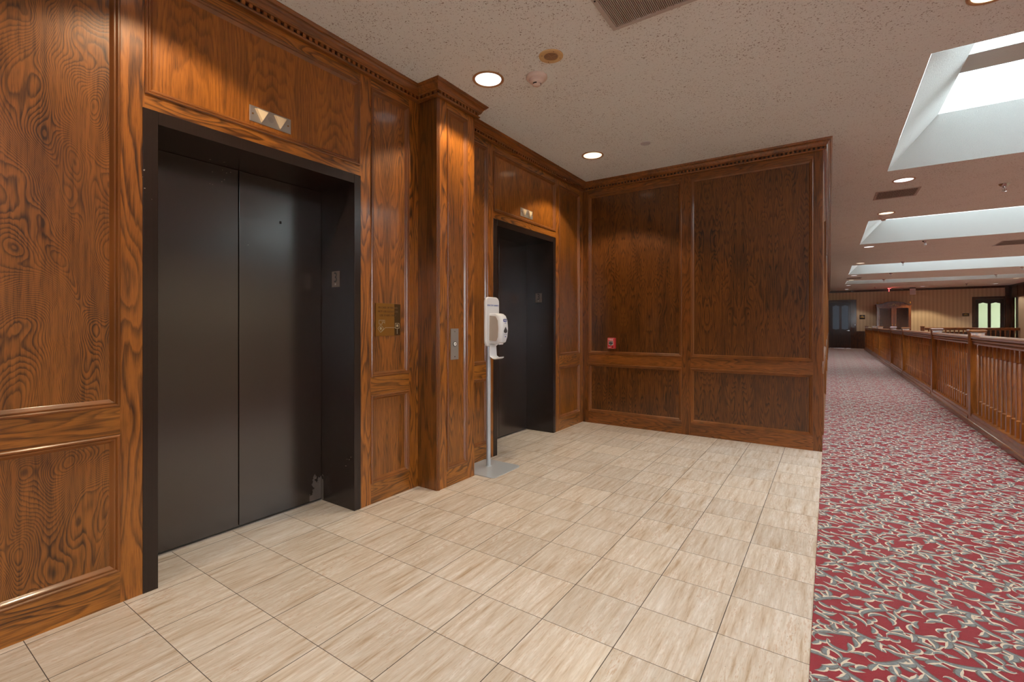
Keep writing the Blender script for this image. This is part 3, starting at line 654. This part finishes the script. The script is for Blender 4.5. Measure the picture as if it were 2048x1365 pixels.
# ------------------------------------------------------------------ ceiling fixtures
def downlight(x, y, lens, label, col, watts):
    r = thing('recessed_downlight', label, 'ceiling light', (x, y, H), group='round recessed ceiling lights')
    b = MB(); b.lathe([(0.112, 0), (0.111, -0.005), (0.104, -0.007), (0.097, -0.006), (0.092, -0.001)], 36, cap=False); obj('trim_ring', b, LENSTRIM, r, smooth=True)
    b = MB(); b.lathe([(0.093, -0.0015), (0.06, -0.003), (0.0, -0.0035)], 36, cap=False); obj('lens', b, lens, r, smooth=True)
    L = bpy.data.lights.new('lamp_beam', 'SPOT'); L.energy = watts; L.color = col; L.spot_size = math.radians(112); L.spot_blend = 0.22; L.shadow_soft_size = 0.05
    o = bpy.data.objects.new('lamp_beam', L); COL.objects.link(o); o.parent = r; o.location = (0, 0, -0.012)
    return r
WARM = (1.0, 0.81, 0.55); COOL = (1.0, 0.93, 0.86)
LAMPS = [(-2.0, -0.93, LENS_C, 'ceiling lamp over the lobby, nearest the camera on the elevator side', WARM), (-2.0, 0.863, LENS_C, 'ceiling lamp in front of the nearer elevator', WARM), (-2.003, 2.656, LENS_C, 'large white ceiling lamp beside the pilaster cornice', WARM),
         (-2.015, 4.449, LENS_W, 'yellowish ceiling lamp in front of the farther elevator, before the back wall', WARM), (0.712, 3.43, LENS_W, 'yellow ceiling lamp cut by the top edge of the picture above the largest skylight', WARM),
         (0.735, 7.298, LENS_C, 'ceiling lamp between the largest skylight and the small grille', COOL), (0.728, 9.314, LENS_W, 'ceiling lamp just before the second skylight, above the second smoke detector', COOL),
         (0.724, 13.129, LENS_C, 'ceiling lamp just past the second skylight', COOL), (0.718, 16.476, LENS_W, 'ceiling lamp just before the third skylight', COOL), (0.708, 20.474, LENS_C, 'ceiling lamp just past the third skylight', COOL),
         (0.695, 22.523, LENS_W, 'ceiling lamp just before the slim far skylight', COOL), (0.682, 25.513, LENS_C, 'ceiling lamp just past the slim far skylight', COOL), (0.694, 28.198, LENS_C, 'ceiling lamp nearest the far left door', COOL),
         (3.478, 27.993, LENS_C, 'ceiling lamp above the mirrored armoire side of the end wall', WARM), (5.80, 27.886, LENS_C, 'ceiling lamp before the far right door', COOL), (5.757, 25.054, LENS_W, 'dim ceiling lamp near the far end of the right wall', COOL)]
for x, y, ln_, lb, c_ in LAMPS: downlight(x, y, ln_, lb, c_, SPOT_W * (1.0 if y < 5 and x < 0 else 2.8 if 3 < x < 4 else 0.8))

r = thing('ceiling_speaker', 'round cream ceiling speaker with a brown grille', 'speaker', (-1.493, 2.653, H))
b = MB(); b.lathe([(0.079, 0), (0.078, -0.005), (0.07, -0.007), (0.046, -0.006), (0.045, -0.002)], 40, cap=False); obj('bezel', b, CREAM, r, smooth=True)
b = MB(); b.lathe([(0.046, -0.003), (0.0, -0.003)], 40, cap=False); gr = obj('speaker_grille', b, GRILLE, r)
b = MB()
for rr in (0.008, 0.016, 0.024, 0.032, 0.04): b.lathe([(rr, -0.003), (rr, -0.0045), (rr + 0.003, -0.0045), (rr + 0.003, -0.003)], 30, cap=False)
b.box(-0.045, 0.045, -0.0015, 0.0015, -0.006, -0.003); b.box(-0.0015, 0.0015, -0.045, 0.045, -0.006, -0.003); obj('spokes', b, plain('pale_grille', lin(170, 136, 100), 0.5), gr)
for k in range(4):
    a = PI / 4 + k * PI / 2; b = MB(); b.lathe([(0.003, -0.0065), (0.0025, -0.0085)], 8, (0.061 * math.cos(a), 0.061 * math.sin(a), 0)); obj('screw', b, GRILLE, r)
def smoke(x, y, label):
    r = thing('smoke_detector', label, 'smoke detector', (x, y, H))
    b = MB(); b.lathe([(0.074, 0), (0.075, -0.012), (0.070, -0.020), (0.056, -0.026)], 36); obj('base', b, OFFW, r, smooth=True)
    b = MB(); b.lathe([(0.053, -0.024), (0.050, -0.040), (0.034, -0.048), (0.030, -0.052), (0.029, -0.060), (0.022, -0.066), (0, -0.067)], 36, cap=False); hd = obj('sensor_head', b, OFFW, r, smooth=True)
    for k in range(3):
        b = MB()
        for j in range(6):
            a = 2 * PI * k / 3 + j * 0.16 - 1.9; b.box(-0.001, 0.001, -0.0026, 0.0026, -0.060, -0.052)
            for q in range(8):
                x_, y_, z_ = b.v[-8 + q]; x2 = x_ + 0.0300; b.v[-8 + q] = (x2 * math.cos(a) - y_ * math.sin(a), x2 * math.sin(a) + y_ * math.cos(a), z_)
        obj('slot', b, BLACK, hd)
    return r
smoke(-1.699, 2.815, 'smoke detector on the lobby ceiling below the round speaker')
smoke(0.717, 9.60, 'smoke detector at the corner of the second skylight')
b = MB(); b.lathe([(0.047, 0), (0.045, -0.005), (0.0, -0.0055)], 30, (-1.462, 4.44, H), cap=False)
tag(obj('ceiling_cover_plate', b, plain('grey_white_plate', lin(190, 184, 186), 0.5), smooth=True), 'small blank round cover plate on the ceiling before the back wall', 'cover plate')
def vent(x0, x1, y0, y1, label, slats=28, along='Y'):
    cx, cy = (x0 + x1) / 2, (y0 + y1) / 2; a, c = (x1 - x0) / 2, (y1 - y0) / 2
    r = thing('ceiling_vent', label, 'vent', (cx, cy, H)); fw = 0.028
    b = MB(); b.sweep([(0, -0.001), (0.0, -0.008), (0.003, -0.010), (fw - 0.003, -0.008), (fw, -0.001)], [(-a, -c), (a, -c), (a, c), (-a, c)][::-1], closed=True); obj('frame', b, VENTM, r)
    b = MB(); b.box(-a + .02, a - .02, -c + .02, c - .02, -0.0016, -0.0006); obj('backing', b, VENTD, r)
    b = MB()
    for k in range(slats):
        if along == 'Y': t = -a + fw + (k + .5) * (2 * a - 2 * fw) / slats; b.box(t - 0.0022, t + 0.0022, -c + fw, c - fw, -0.007, -0.0016)
        else: t = -c + fw + (k + .5) * (2 * c - 2 * fw) / slats; b.box(-a + fw, a - fw, t - 0.002, t + 0.002, -0.007, -0.0016)
    obj('slats', b, VENTM, r)
    b = MB(); b.lathe([(0.006, -0.009), (0.004, -0.012)], 10, (-a + fw / 2, c - 0.30, 0)); obj('screw', b, BLACK, r); return r
vent(-1.055, -0.455, 2.02, 2.625, 'large slatted air return grille at the top edge of the picture', 55)
vent(0.50, 0.955, 7.76, 8.235, 'square grille between two lamps just past the largest skylight', 24)
vent(2.96, 3.74, 13.72, 14.5, 'grille at the right edge of the picture past the second skylight', 30)
vent(0.52, 0.97, 21.4, 21.86, 'small far grille between the third and the slim skylights', 16)
def sprinkler():
    r = thing('sprinkler_head', '', 'sprinkler', (0, 0, H), group='pendent sprinklers on the corridor ceiling')
    b = MB(); b.lathe([(0.052, 0), (0.050, -0.006), (0.030, -0.030), (0.018, -0.034), (0.016, -0.045)], 24); obj('escutcheon', b, CHROME, r, smooth=True)
    b = MB(); b.lathe([(0.011, -0.045), (0.011, -0.056)], 12); b.box(-0.019, -0.015, -.003, .003, -0.088, -0.05); b.box(0.015, 0.019, -.003, .003, -0.088, -0.05); b.box(-0.019, 0.019, -.003, .003, -0.056, -0.052)
    b.lathe([(0.005, -0.058), (0.005, -0.086)], 8); obj('frame_arms', b, CHROME, r)
    b = MB(); b.lathe([(0.02, -0.088), (0.026, -0.092), (0.026, -0.094), (0, -0.095)], 16); obj('deflector', b, CHROME, r); return r
SPR = [(1.783, 8.2, 'nearest sprinkler, right of the small grille past the largest skylight'), (1.635, 12.84, 'sprinkler just past the second skylight'), (1.674, 16.78, 'sprinkler before the near edge of the third skylight'),
       (1.702, 20.2, 'left sprinkler just past the third skylight'), (1.715, 22.83, 'left sprinkler before the slim far skylight'), (4.779, 20.23, 'sprinkler past the third skylight at the right edge of the picture'),
       (4.75, 22.74, 'right sprinkler before the slim far skylight'), (4.749, 26.97, 'farthest sprinkler before the end wall, right of the hanging sign'), (1.718, 27.1, 'farthest sprinkler before the end wall, left of the exit sign')]
sp = sprinkler(); 
for i, (x, y, lb) in enumerate(SPR):
    if i == 0: sp.location = (x, y, H); sp['label'] = lb
    else: dup(sp, (x, y, H), label=lb)

# ------------------------------------------------------------------ balustrade
RX = 1.455
NEW = [(1.2,), (3.85,), (7.78,), (10.32,), (14.12,), (16.70,), (20.67,), (23.38,), (28.02,)]
def newel():
    r = thing('newel_post', '', 'newel post', (0, 0, 0), group='newel posts of the corridor railing')
    b = MB(); b.box(-0.063, 0.063, -0.063, 0.063, 0.003, 1.112); obj('post', b, W_RAILING, r, bevel=0.004)
    b = MB(); b.sweep([(-0.085, 0.0031), (-0.085, 0.050), (-0.078, 0.058), (-0.070, 0.062), (0.070, 0.062), (0.085, 0.058), (0.085, 0.0031)], [(0, -0.0638), (0, 0.0638)]); obj('plinth', b, W_HAND, r)
    b = MB(); b.v = []
    pr_ = [(0.066, 1.098), (0.070, 1.102), (0.070, 1.108), (0.066, 1.112), (0.078, 1.116), (0.080, 1.124), (0.078, 1.134), (0.066, 1.142)]
    for w_, z in pr_: b.v += [(-w_, -w_, z), (w_, -w_, z), (w_, w_, z), (-w_, w_, z)]
    for j in range(len(pr_) - 1):
        for k in range(4): q = (k + 1) % 4; b.f.append((4 * j + k, 4 * j + q, 4 * j + 4 + q, 4 * j + 4 + k)); b.m.append(0)
    b.f += [(3, 2, 1, 0), tuple(len(b.v) - 4 + k for k in range(4))]; b.m += [0, 0]
    obj('post_cap', b, W_HANDX, r, bevel=0.001); return r
nlab = ['newel post beside the camera position', 'newel post just before the railing part in view', 'nearest newel post in view, widest cap', 'second newel post from the right along the corridor railing', 'third newel post from the right along the corridor railing',
        'fourth newel post from the right along the corridor railing', 'fifth newel post from the right, third from the far end', 'sixth newel post from the right, next to last before the far end', 'farthest newel post of the corridor railing, by the far left door']
nw = newel(); newels = []
for i, (y,) in enumerate(NEW):
    if i == 0: nw.location = (RX, y, 0); nw['label'] = nlab[0]
    else: dup(nw, (RX, y, 0), label=nlab[i])
HR = [(-0.040, 0.965), (-0.048, 0.975), (-0.048, 0.990), (-0.040, 0.998), (-0.052, 1.004), (-0.056, 1.012), (-0.054, 1.020), (-0.044, 1.026), (-0.050, 1.032), (-0.060, 1.042), (-0.062, 1.054), (-0.054, 1.066), (-0.036, 1.074), (0, 1.077)]
HR = HR + [(-e, z) for e, z in HR[::-1][1:]]
SH = [(-0.085, 0.003), (-0.085, 0.050), (-0.078, 0.058), (-0.070, 0.062), (-0.066, 0.10), (-0.058, 0.108), (-0.055, 0.138), (-0.048, 0.144), (0.048, 0.144), (0.085, 0.06), (0.085, 0.003)]
def balmesh():
    b = MB(); pr_ = [(0.022, 0.144), (0.022, 0.30), (0.0165, 0.312), (0.0165, 0.835), (0.022, 0.847), (0.022, 0.966)]
    for w_, z in pr_: b.v += [(-w_, -w_, z), (w_, -w_, z), (w_, w_, z), (-w_, w_, z)]
    for j in range(len(pr_) - 1):
        for k in range(4): q = (k + 1) % 4; b.f.append((4 * j + k, 4 * j + q, 4 * j + 4 + q, 4 * j + 4 + k)); b.m.append(0)
    return b
def section(x, y, L, rz, label, hm, group):
    r = thing('railing_section', label, 'railing', (x, y, 0), rz, group)
    b = MB(); b.sweep(HR, [(0, 0), (0, L)]); obj('handrail', b, hm, r, smooth=True)
    b = MB(); b.sweep(SH, [(0, 0), (0, L)]); obj('bottom_rail', b, hm, r)
    n = max(1, int(round(L / 0.1445)) - 1); st = L / (n + 1); first = None
    for k in range(n):
        if first is None: first = obj('baluster', balmesh(), W_RAILING, r); first.location = (0, st, 0)
        else:
            c = first.copy(); COL.objects.link(c); c.parent = r; c.location = (0, st * (k + 1), 0)
    return r
slab_ = ['before the camera view', 'that fills the right edge of the picture, nearest the camera', 'between the nearest and second newel posts', 'between the second and third newel posts from the right', 'between the third and fourth newel posts from the right',
         'between the fourth and fifth newel posts from the right', 'between the fifth and sixth newel posts from the right', 'leading to the farthest newel post by the left door']
slabn = [None, 'nearest railing section, running off the right edge of the picture', 'railing section between the nearest and second newel posts', 'railing section between the second and third newel posts from the right', 'railing section between the third and fourth newel posts from the right',
         'railing section between the fourth and fifth newel posts from the right', 'railing section between the fifth and sixth newel posts from the right', 'railing section leading to the farthest newel post by the left door']
slabn[0] = 'railing section beside the camera, before the view begins'
for i in range(len(NEW) - 1):
    y0, y1 = NEW[i][0] + 0.0645, NEW[i + 1][0] - 0.0645
    section(RX, y0, y1 - y0, 0, slabn[i], W_HAND, 'corridor railing sections')
# far railing across the end of the atrium
c = dup(nw, (3.474, 28.02, 0), -PI / 2, label='lone newel post in front of the end wall, starting the cross railing', group='cross railing posts')
section(3.543, 28.02, XR - 3.55, -PI / 2, 'railing section crossing in front of the end wall and right door', W_HANDX, 'cross railing')

# ------------------------------------------------------------------ atrium and other walls
b = MB(); b.box(-3.1, XR + .1, -4.1, YF + .1, -3.3, -3.2)
struct(obj('floor_lower', b, plain('lower_carpet', lin(120, 70, 60), 0.9)), 'lower storey floor below the atrium', 'floor')
b = MB(); b.box(CX1 + 0.15, CX1 + 0.2, 1.2, 26.9, -0.6, -0.001); b.box(3.3, XR, 28.0, 28.05, -0.6, -0.052); b.box(CX1 + .2, XR, 1.15, 1.2, -0.6, -0.052)
struct(obj('trim_3', b, W_DARK), 'fascia board around the atrium opening', 'fascia')
wr = MB()
for (y0, y1, z0, z1) in ((-4.0, 28.3, -3.2, 2.38),): wr.box(XR, XR + 0.08, y0, y1, z0, z1)
wr = struct(obj('wall_right', wr, PAPER), 'striped wallpaper wall beyond the atrium')
b = MB(); b.box(XR - 0.02, XR + 0.06, -4.0, YF, 2.38, H); b.box(XR - 0.035, XR, -4, YF, 2.38, 2.43); b.box(XR - 0.035, XR, -4, YF, 2.86, 2.94)
for k in range(30): b.box(XR - 0.035, XR, YF - 0.4 - k * 0.8, YF - 0.3 - k * 0.8, 2.43, 2.86)
obj('header_panel', b, W_DARK, wr)
b = MB(); b.box(XR, XR + 0.08, 28.3, 28.55, -.0, 2.38); b.box(XR - 0.0, XR + 0.08, 29.0, YF, 0, 2.38); b.box(XR + 0.3, XR + 0.34, 28.3, YF, -3.2, H); b.box(XR, XR + .34, 28.22, 28.3, -3.2, H); b.box(XR, XR + .34, 28.3, YF, 2.38, H); obj('door_casing', b, W_DARK, wr)
b = MB()
for (x0, x1, z0, z1) in cells(-3.0, XR, -3.2, H, [(2.0, 4.15, 0.3, 2.75)]): b.box(x0, x1, -4.12, -4.0, z0, z1)
struct(obj('wall_front', b, W_DARK), 'dark panelled wall behind the camera')
b = MB()
for k in range(3): xx = 2.0 + k * (2.15 - 0.06) / 2; b.box(xx, xx + 0.06, -4.1, -4.03, 0.3, 2.75)
for z in (0.3, 1.5, 2.69): b.box(2.0, 4.15, -4.1, -4.03, z, z + 0.06)
wn_ = struct(obj('window_6', b, WHITE), 'tall daylight window behind the camera at the corridor end', 'window')  # out of view, added to bring in fill daylight
b = MB(); b.box(2.0, 4.15, -4.07, -4.066, 0.3, 2.75); obj('glass_pane', b, GLASS, wn_)
b = MB(); b.box(XW - .12, XW, -4.0, YF, -3.2, -0.05); struct(obj('wall_lower', b, PAPER), 'lower storey wall')
# far wall
DW1 = (0.021, 0.883); DW2 = (5.47, 6.375); DT = 2.362
b = MB()
for (x0, x1, z0, z1) in cells(XE - .1, XR + .1, -3.2, H, [(DW1[0], DW1[1], -3.2, DT), (DW2[0], DW2[1], -3.2, DT)]):
    b.box(x0, x1, YF, YF + 0.1, z0, z1)
for x0, x1 in (DW1, DW2): b.box(x0, x1, YF, YF + 0.1, -3.2, -0.001)
wf = struct(obj('wall_far', b, PAPER), 'striped wallpaper wall at the far end of the corridor')
b = MB(); b.box(1.115, 5.36, YF - 0.02, YF, 0.003, 0.87); b.box(1.115, 5.36, YF - 0.04, YF, 0.835, 0.875); b.box(1.115, 5.36, YF - 0.035, YF, 0.003, 0.13)
for k in range(6): xx = 1.115 + k * 0.85; b.box(xx, xx + 0.09, YF - 0.03, YF, 0.1, 0.84)
obj('wainscot', b, W_DARK, wf)
b = MB(); b.box(XE, XR, YF - 0.06, YF, 2.865, H); b.box(XE, XR, YF - 0.03, YF, 2.845, 2.87); obj('cornice', b, W_DARK, wf)
b = MB(); b.box(XR - 0.14, XR, YF - 0.14, YF - 0.001, 0.003, H); obj('corner_post', b, W_DARK, wf)
def scallop(x0, x1, z0, z1, n=16, up=0.03):
    """panel outline with a scalloped head and foot"""
    w_ = x1 - x0; top = []
    def sh(t): return up * (abs(math.sin(PI * min(t * 2.2, 1.0) * 0.5)) * 0.5 + 0.5 * math.exp(-((t - 0.5) / 0.16) ** 2))
    top = [(x0 + w_ * k / n, z1 - up + sh(min(k, n - k) / n)) for k in range(n + 1)]
    return top
def far_door(x0, x1, name, label, cx0, cx1, dotx, handle_x):
    r = thing(name, label, 'door', ((x0 + x1) / 2, YF, 0.003)); r['kind'] = 'structure'; c = (x0 + x1) / 2; hw = (x1 - x0) / 2
    b = MB(); b.box(cx0 - c, -hw, -0.03, 0.09, 0, DT + 0.09); b.box(hw, cx1 - c, -0.03, 0.09, 0, DT + 0.09); b.box(-hw, hw, -0.03, 0.09, DT, DT + 0.09); b.box(cx0 - c, cx1 - c, -0.04, 0, DT + 0.08, DT + 0.1)
    obj('casing', b, W_DARK, r)
    lf = MB(); th = (0.01, 0.055); wins = [(-0.325, -0.055), (0.055, 0.325)]
    s_ = 0.103
    wins = [(-hw + s_, -0.05), (0.05, hw - s_)]
    top = 2.20; bot = 0.98
    lf.box(-hw, hw, *th, 0, 0.24); lf.box(-hw, hw, *th, 0.80, bot - 0.03); lf.box(-hw, hw, *th, top, DT)
    for a, b_ in ((-hw, wins[0][0]), (wins[0][1], wins[1][0]), (wins[1][1], hw)): lf.box(a, b_, *th, 0.24, 0.80); lf.box(a, b_, *th, bot - 0.03, top)
    for a, b_ in wins:
        t = scallop(a, b_, 0, top, up=0.05)
        lf.prism([(a, top)] + [(p[0], p[1]) for p in t][:] + [(b_, top)], th[0], th[1], 'Y')
        t = scallop(a, b_, 0, 0, up=0.03); lf.prism([(a, bot - 0.03)] + [(p[0], bot - 0.03 - p[1]) for p in t] + [(b_, bot - 0.03)], th[0], th[1], 'Y')
        lf.box(a, b_, 0.03, 0.05, 0.24, 0.80); lf.box(a + 0.03, b_ - 0.03, 0.02, 0.05, 0.27, 0.76)
    leaf = obj('door_leaf', lf, wood('door_wood_' + name, 'Z', (66, 34, 24), (30, 14, 11), 7, 1, 6, 0.3, rough=0.2), r)
    g_ = MB()
    for a, b_ in wins: g_.box(a, b_, 0.03, 0.034, bot - 0.07, top)
    obj('glass_pane', g_, GLASS, leaf)
    hb = MB(); hb.lathe([(0.025, -0.002), (0.025, 0.01)], 14, (handle_x, 0, 0.9), 'Y'); hb.box(handle_x - 0.1, handle_x + 0.01, -0.045, -0.03, 0.89, 0.91); hb.box(handle_x - .008, handle_x + .008, -0.04, 0.01, 0.89, 0.91); obj('door_handle', hb, CHROME, leaf)
    if dotx is not None:
        kb = MB(); kb.lathe([(0.018, -0.05), (0.02, -0.03)], 10, (dotx - c, 0, 1.19), 'Y'); obj('thumb_turn', kb, CHROME, r)
    return r
far_door(DW1[0], DW1[1], 'door_1', 'dark glazed double-arched door at the far left end', XE + 0.005, 1.115, 1.06, 0.36)
far_door(DW2[0], DW2[1], 'door_2', 'dark glazed door at the far right end, bright green room behind', 5.36, 6.41, None, 0.36)
def room(x0, x1, name, m, label, d=2.6):
    b = MB(); y0, y1 = YF + 0.1, YF + d
    b.quad((x0, y1, 0), (x1, y1, 0), (x1, y1, 2.7), (x0, y1, 2.7)); b.quad((x0, y0, 0), (x0, y1, 0), (x0, y1, 2.7), (x0, y0, 2.7)); b.quad((x1, y0, 0), (x1, y1, 0), (x1, y1, 2.7), (x1, y0, 2.7))
    b.quad((x0, y0, 0), (x1, y0, 0), (x1, y1, 0), (x0, y1, 0)); b.quad((x0, y0, 2.7), (x1, y0, 2.7), (x1, y1, 2.7), (x0, y1, 2.7))
    return struct(obj(name, b, m), label, 'room')
room(-0.6, 1.6, 'wall_office', plain('dim_room_paint', lin(120, 122, 130), 0.8), 'dim room walls behind the far left door')
room(4.6, 7.6, 'wall_green_room', GREENP, 'pale green room walls behind the far right door')
L = bpy.data.lights.new('room_lamp', 'AREA'); L.energy = 9; L.size = 1.2; L.color = (0.97, 1, 0.9); o = bpy.data.objects.new('room_lamp', L); COL.objects.link(o); o.location = (6.1, YF + 1.3, 2.6)
b = MB(); b.box(5.7, 5.76, YF + 1.6, YF + 1.66, 0, 2.3); b.box(5.35, 5.76, YF + 1.6, YF + 1.66, 2.1, 2.3); struct(obj('trim_4', b, W_DARK), 'dark inner door frame seen through the far right door', 'door frame')
# room plaques
def plaque(x0, x1, z0, z1, label, s1, s2):
    r = thing('room_plaque', label, 'sign', ((x0 + x1) / 2, YF, (z0 + z1) / 2)); a, c = (x1 - x0) / 2, (z1 - z0) / 2
    b = MB(); b.box(-a, a, -0.012, -0.0005, -c, c); obj('plate', b, BLACK, r, bevel=0.002)
    b = MB()
    t = 0.006
    b.box(-a + .008, a - .008, -0.0135, -0.012, c - .014, c - .014 + t / 2); b.box(-a + .008, a - .008, -0.0135, -0.012, -c + .011, -c + .011 + t / 2); obj('gilt_line', b, GOLD, r)
    b = MB(); b.box(-a * 0.25, a * 0.25, -0.0135, -0.012, c * 0.42, c * 0.58); b.box(-a * 0.7, a * 0.7, -0.0135, -0.012, -c * 0.15, c * 0.1); obj('gilt_lettering', b, GOLD, r); return r
plaque(1.24, 1.463, 1.477, 1.698, 'small dark plaque on the wallpaper beside the far left door', '', '')
plaque(5.034, 5.265, 1.587, 1.724, 'small wide black plaque beside the far right door', '', '')

# mirrored armoire
r = thing('mirrored_armoire', 'mahogany armoire with two mirrored doors and an arched gilt crest', 'armoire', (2.535, 28.8, 0.003))
aw = 0.64; dp = 0.56
b = MB(); b.box(-aw, aw, 0.03, dp, 0.1, 2.02); b.box(-aw - 0.02, aw + 0.02, 0.0, dp, 0.0, 0.14); obj('body', b, W_ARM, r, bevel=0.004)
b = MB()
def arch(t):  # t in -1..1
    a = abs(t)
    if a > 0.78: return 0.0
    if a > 0.48: u = (0.78 - a) / 0.30; return 0.075 * (u * u * (3 - 2 * u))
    return 0.075 + 0.055 * math.cos(a / 0.48 * PI / 2)
N = 40; top = [(-0.66 + 1.32 * k / N, 2.19 + arch(-1 + 2 * k / N)) for k in range(N + 1)]
b.prism([(-0.655, 2.02)] + [(x, z - 0.03) for x, z in top] + [(0.655, 2.02)], 0.012, dp - 0.02, 'Y'); ped = obj('pediment', b, W_ARM, r)
b = MB(); b.v = []
for x, z in top:
    b.v += [(x * 1.03, -0.03, z - 0.03), (x * 1.03, -0.03, z), (x * 1.03, dp, z), (x * 1.03, dp, z - 0.03)]
for k in range(N):
    for j in range(4): q = (j + 1) % 4; b.f.append((4 * k + j, 4 * k + q, 4 * k + 4 + q, 4 * k + 4 + j)); b.m.append(0)
b.f += [(3, 2, 1, 0), tuple(4 * N + k for k in range(4))]; b.m += [0, 0]; obj('crown_moulding', b, W_DARK, ped)
b = MB()
for k in range(22):
    t = k / 21; a = -0.4 + t * 5.0; rr = 0.055 - t * 0.04
    b.lathe([(0.007, 0), (0.007, 0.012)], 8, (0.0 + rr * math.cos(a), -0.005, 2.155 + rr * math.sin(a)), 'Y')
for s_ in (-1, 1):
    for k in range(12):
        t = k / 11; b.lathe([(0.008 - 0.004 * t, 0), (0.008 - .004 * t, 0.01)], 8, (s_ * (0.06 + 0.14 * t), -0.005, 2.125 + 0.02 * math.sin(t * 6)), 'Y')
obj('gilt_crest', b, GOLD, ped)
for s_ in (-1, 1):
    b = MB(); b.lathe([(0.02, 2.19), (0.012, 2.205), (0.026, 2.235), (0.02, 2.26), (0.006, 2.285), (0.008, 2.30), (0, 2.312)], 14, (s_ * 0.61, 0.03, 0)); obj('finial', b, GOLD, r, smooth=True)
    d = MB(); x0, x1 = (s_ * 0.035, s_ * 0.595); x0, x1 = min(x0, x1), max(x0, x1)
    fw = 0.055
    d.box(x0, x0 + fw, -0.005, 0.03, 0.16, 2.06); d.box(x1 - fw, x1, -0.005, 0.03, 0.16, 2.06); d.box(x0 + fw, x1 - fw, -0.005, 0.03, 2.0, 2.06); d.box(x0 + fw, x1 - fw, -0.005, 0.03, 0.16, 0.5)
    dr = obj('mirror_door', d, W_ARM, r, bevel=0.003)
    m_b = MB(); m_b.box(x0 + fw, x1 - fw, 0.008, 0.028, 0.5, 2.0); obj('mirror', m_b, MIRROR, dr, bevel=0.012, seg=1)
    k_ = MB(); k_.lathe([(0.012, -0.03), (0.008, -0.005)], 10, (s_ * 0.06, 0, 1.2), 'Y'); obj('knob', k_, GOLD, dr)
    gm = MB(); gm.box(s_ * 0.61 - 0.012, s_ * 0.61 + 0.012, 0.018, 0.03, 2.04, 2.12); obj('gilt_mount', gm, GOLD, r)
b = MB(); b.box(-0.03, 0.03, 0.0, 0.03, 0.16, 2.06); obj('centre_stile', b, W_ARM, r)

# exit sign and hanging sign
r = thing('exit_sign', 'small red-lit exit sign hanging from the ceiling near the end wall', 'exit sign', (2.30, 28.0, H))
b = MB(); b.box(-0.06, 0.06, -0.17, 0.17, -0.035, 0); obj('canopy', b, plain('sign_canopy', lin(150, 130, 120), 0.4), r, bevel=0.003)
b = MB(); b.box(-0.012, 0.012, -0.16, 0.16, -0.215, -0.035); obj('clear_panel', b, plain('acrylic', lin(225, 205, 200), 0.1), r, bevel=0.002)
b = MB(); b.box(-0.05, 0.05, -0.15, 0.15, -0.04, -0.035); obj('red_light_strip', b, REDGLOW, r)
for s_ in (-1, 1): text('lettering', 'EXIT', 0.15, REDGLOW, r, frameM((s_ * 0.0125, 0, -0.13), (0, s_, 0), (0, 0, 1)), sx=0.85)
L = bpy.data.lights.new('red_glow', 'POINT'); L.energy = 1.2; L.color = (1, 0.1, 0.08); L.shadow_soft_size = 0.1; o = bpy.data.objects.new('red_glow', L); COL.objects.link(o); o.parent = r; o.location = (0.09, -0.05, -0.06)
r = thing('hanging_sign', 'white lined sign panel hanging above the armoire', 'sign', (3.195, 28.55, H))
b = MB(); b.box(-0.105, 0.105, -0.03, 0.0, -0.335, -0.05); obj('panel', b, plain('sign_white', lin(206, 198, 200), 0.5), r, bevel=0.003)
b = MB()
for k in range(4): b.box(-0.09, 0.09, -0.032, -0.03, -0.12 - k * 0.055, -0.108 - k * 0.055)
obj('grey_lines', b, plain('sign_grey', lin(140, 132, 138), 0.5), r)
b = MB(); b.box(-0.11, 0.11, -0.035, 0.005, -0.05, -0.0005); obj('mount', b, BLACK, r)
